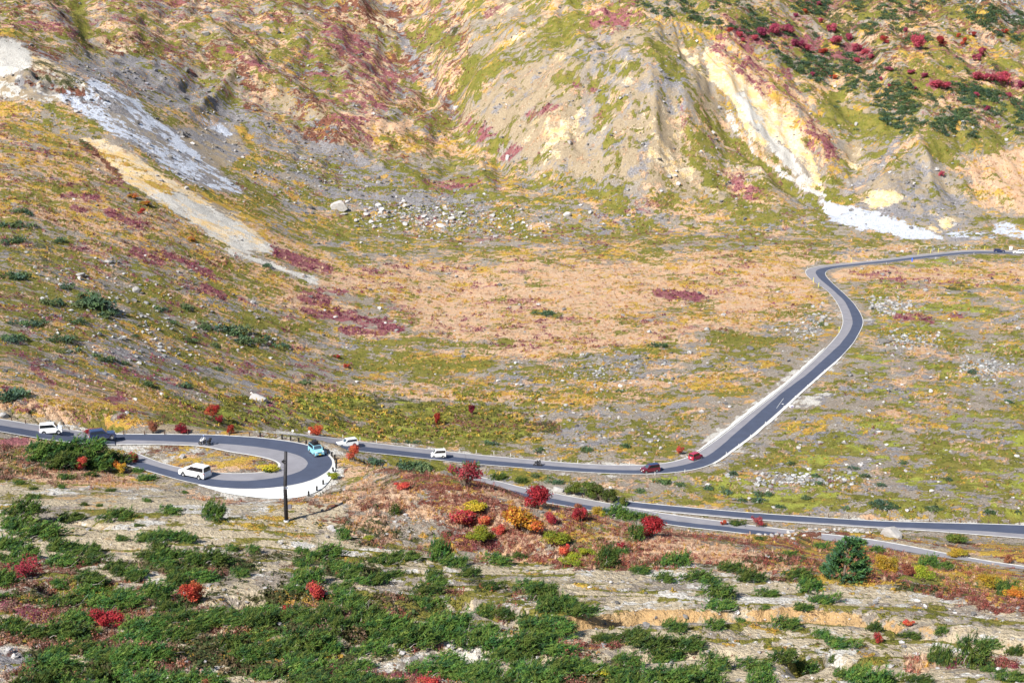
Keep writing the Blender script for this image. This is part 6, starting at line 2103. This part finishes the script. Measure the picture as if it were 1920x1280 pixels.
def arch_pipe(x, y, z, w, h, mat, lab, lean=0.0):
    p = unproj([(x, y)], z)[0]
    o = bpy.data.objects.new('pipe_arch', None)
    bm = bmesh.new()
    tube_pts(bm, [(-w / 2, 0, -.1), (-w / 2 + .05, lean * .5, h * .6), (-w * .3, lean, h * .92), (0, lean, h), (w * .3, lean, h * .92), (w / 2 - .05, lean * .5, h * .6), (w / 2, 0, -.1)], [.07] * 7, 6)
    me = bm_me('pipe_arch', bm)
    o = link('pipe_arch', me, None, [mat])
    o.location = (p[0], p[1], float(ground(p[0], p[1])))
    return tag(o, lab, 'pipe arch')


arch_pipe(1796, 979, PL, 1.15, .95, M_PBROWN, 'rusty brown pipe arch beside the dark lower road')
arch_pipe(1123, 870, PL, .85, .8, M_PBROWN, 'thin pipe arch beside the far road before the bend')
p = unproj([(505, 819.5)], ZH)[0]
o = empty('wooden_barrier', (p[0], p[1], float(ground(p[0], p[1]))), .1)
for x in (0, 1.0):
    child('upright', box_bm(x, 0, .38, .09, .09, .80), M_PBROWN, o)
child('rail', box_bm(.5, -.06, .62, 1.1, .04, .10), M_PBROWN, o)
bm = bmesh.new()
tube_pts(bm, [(-.5, 0, 0), (0, 0, .7)], [.04, .04], 5)
child('brace', bm, M_PBROWN, o)
tag(o, 'broken brown wooden barrier at the hairpin top edge', 'barrier')
p = unproj([(1710, 490)], zfar(1710))[0]
o = link('marker_post', bm_me('marker_post', box_bm(0, 0, .75, .42, .12, 1.6, .03)), None, [M_PBLUE])
o.location = (p[0], p[1], float(ground(p[0], p[1])))
tag(o, 'bright blue marker on the far road edge', 'marker post')
p = unproj([(1898, 472)], zfar(1898))[0]
o = empty('sign_board', (p[0], p[1] + 2, float(ground(p[0], p[1] + 2))))
child('panel', box_bm(0, 0, 1.25, 1.25, .06, 1.55), M_PWHITE, o)
for s in (-1, 1):
    child('leg', box_bm(s * .45, .06, .35, .07, .06, 1.0), M_PBROWN, o)
tag(o, 'pale blank sign board between the two far cars', 'sign')
p = unproj([(1484, 763)], PL)[0]
o = empty('crate', (p[0], p[1], float(ground(p[0], p[1]))), .3)
child('box', box_bm(0, 0, .28, 1.0, .6, .56, .04), M_PWHITE, o)
child('front_panel', box_bm(0, -.305, .27, .7, .02, .30), simple('violet_panel', (.25, .20, .45), .6), o)
tag(o, 'pale box with violet front on the straight road verge', 'box')
# white paint marks on the new lane of the straight
mk = []
a_, b_ = on_road(1456, 765, PL + .13), on_road(1469, 746.5, PL + .13)
d_ = (b_ - a_).normalized()
n_ = Vector((-d_.y, d_.x, 0)) * .035
mk.append([a_ - n_, a_ + n_, b_ + n_, b_ - n_])
c_ = on_road(1467.5, 757, PL + .13)
for ang_ in (.3, 1.87):
    u_ = Vector((math.cos(ang_), math.sin(ang_), 0)) * .30
    w_ = Vector((-math.sin(ang_), math.cos(ang_), 0)) * .13
    z_ = Vector((0, 0, .004 * (ang_ > 1)))
    mk.append([c_ - u_ - w_ + z_, c_ + u_ - w_ + z_, c_ + u_ + w_ + z_, c_ - u_ + w_ + z_])
o = link('road_marking', bm_me('road_marking', quad_bm(mk)), None, [M_PLW])
tag(o, None, None, None, 'structure')
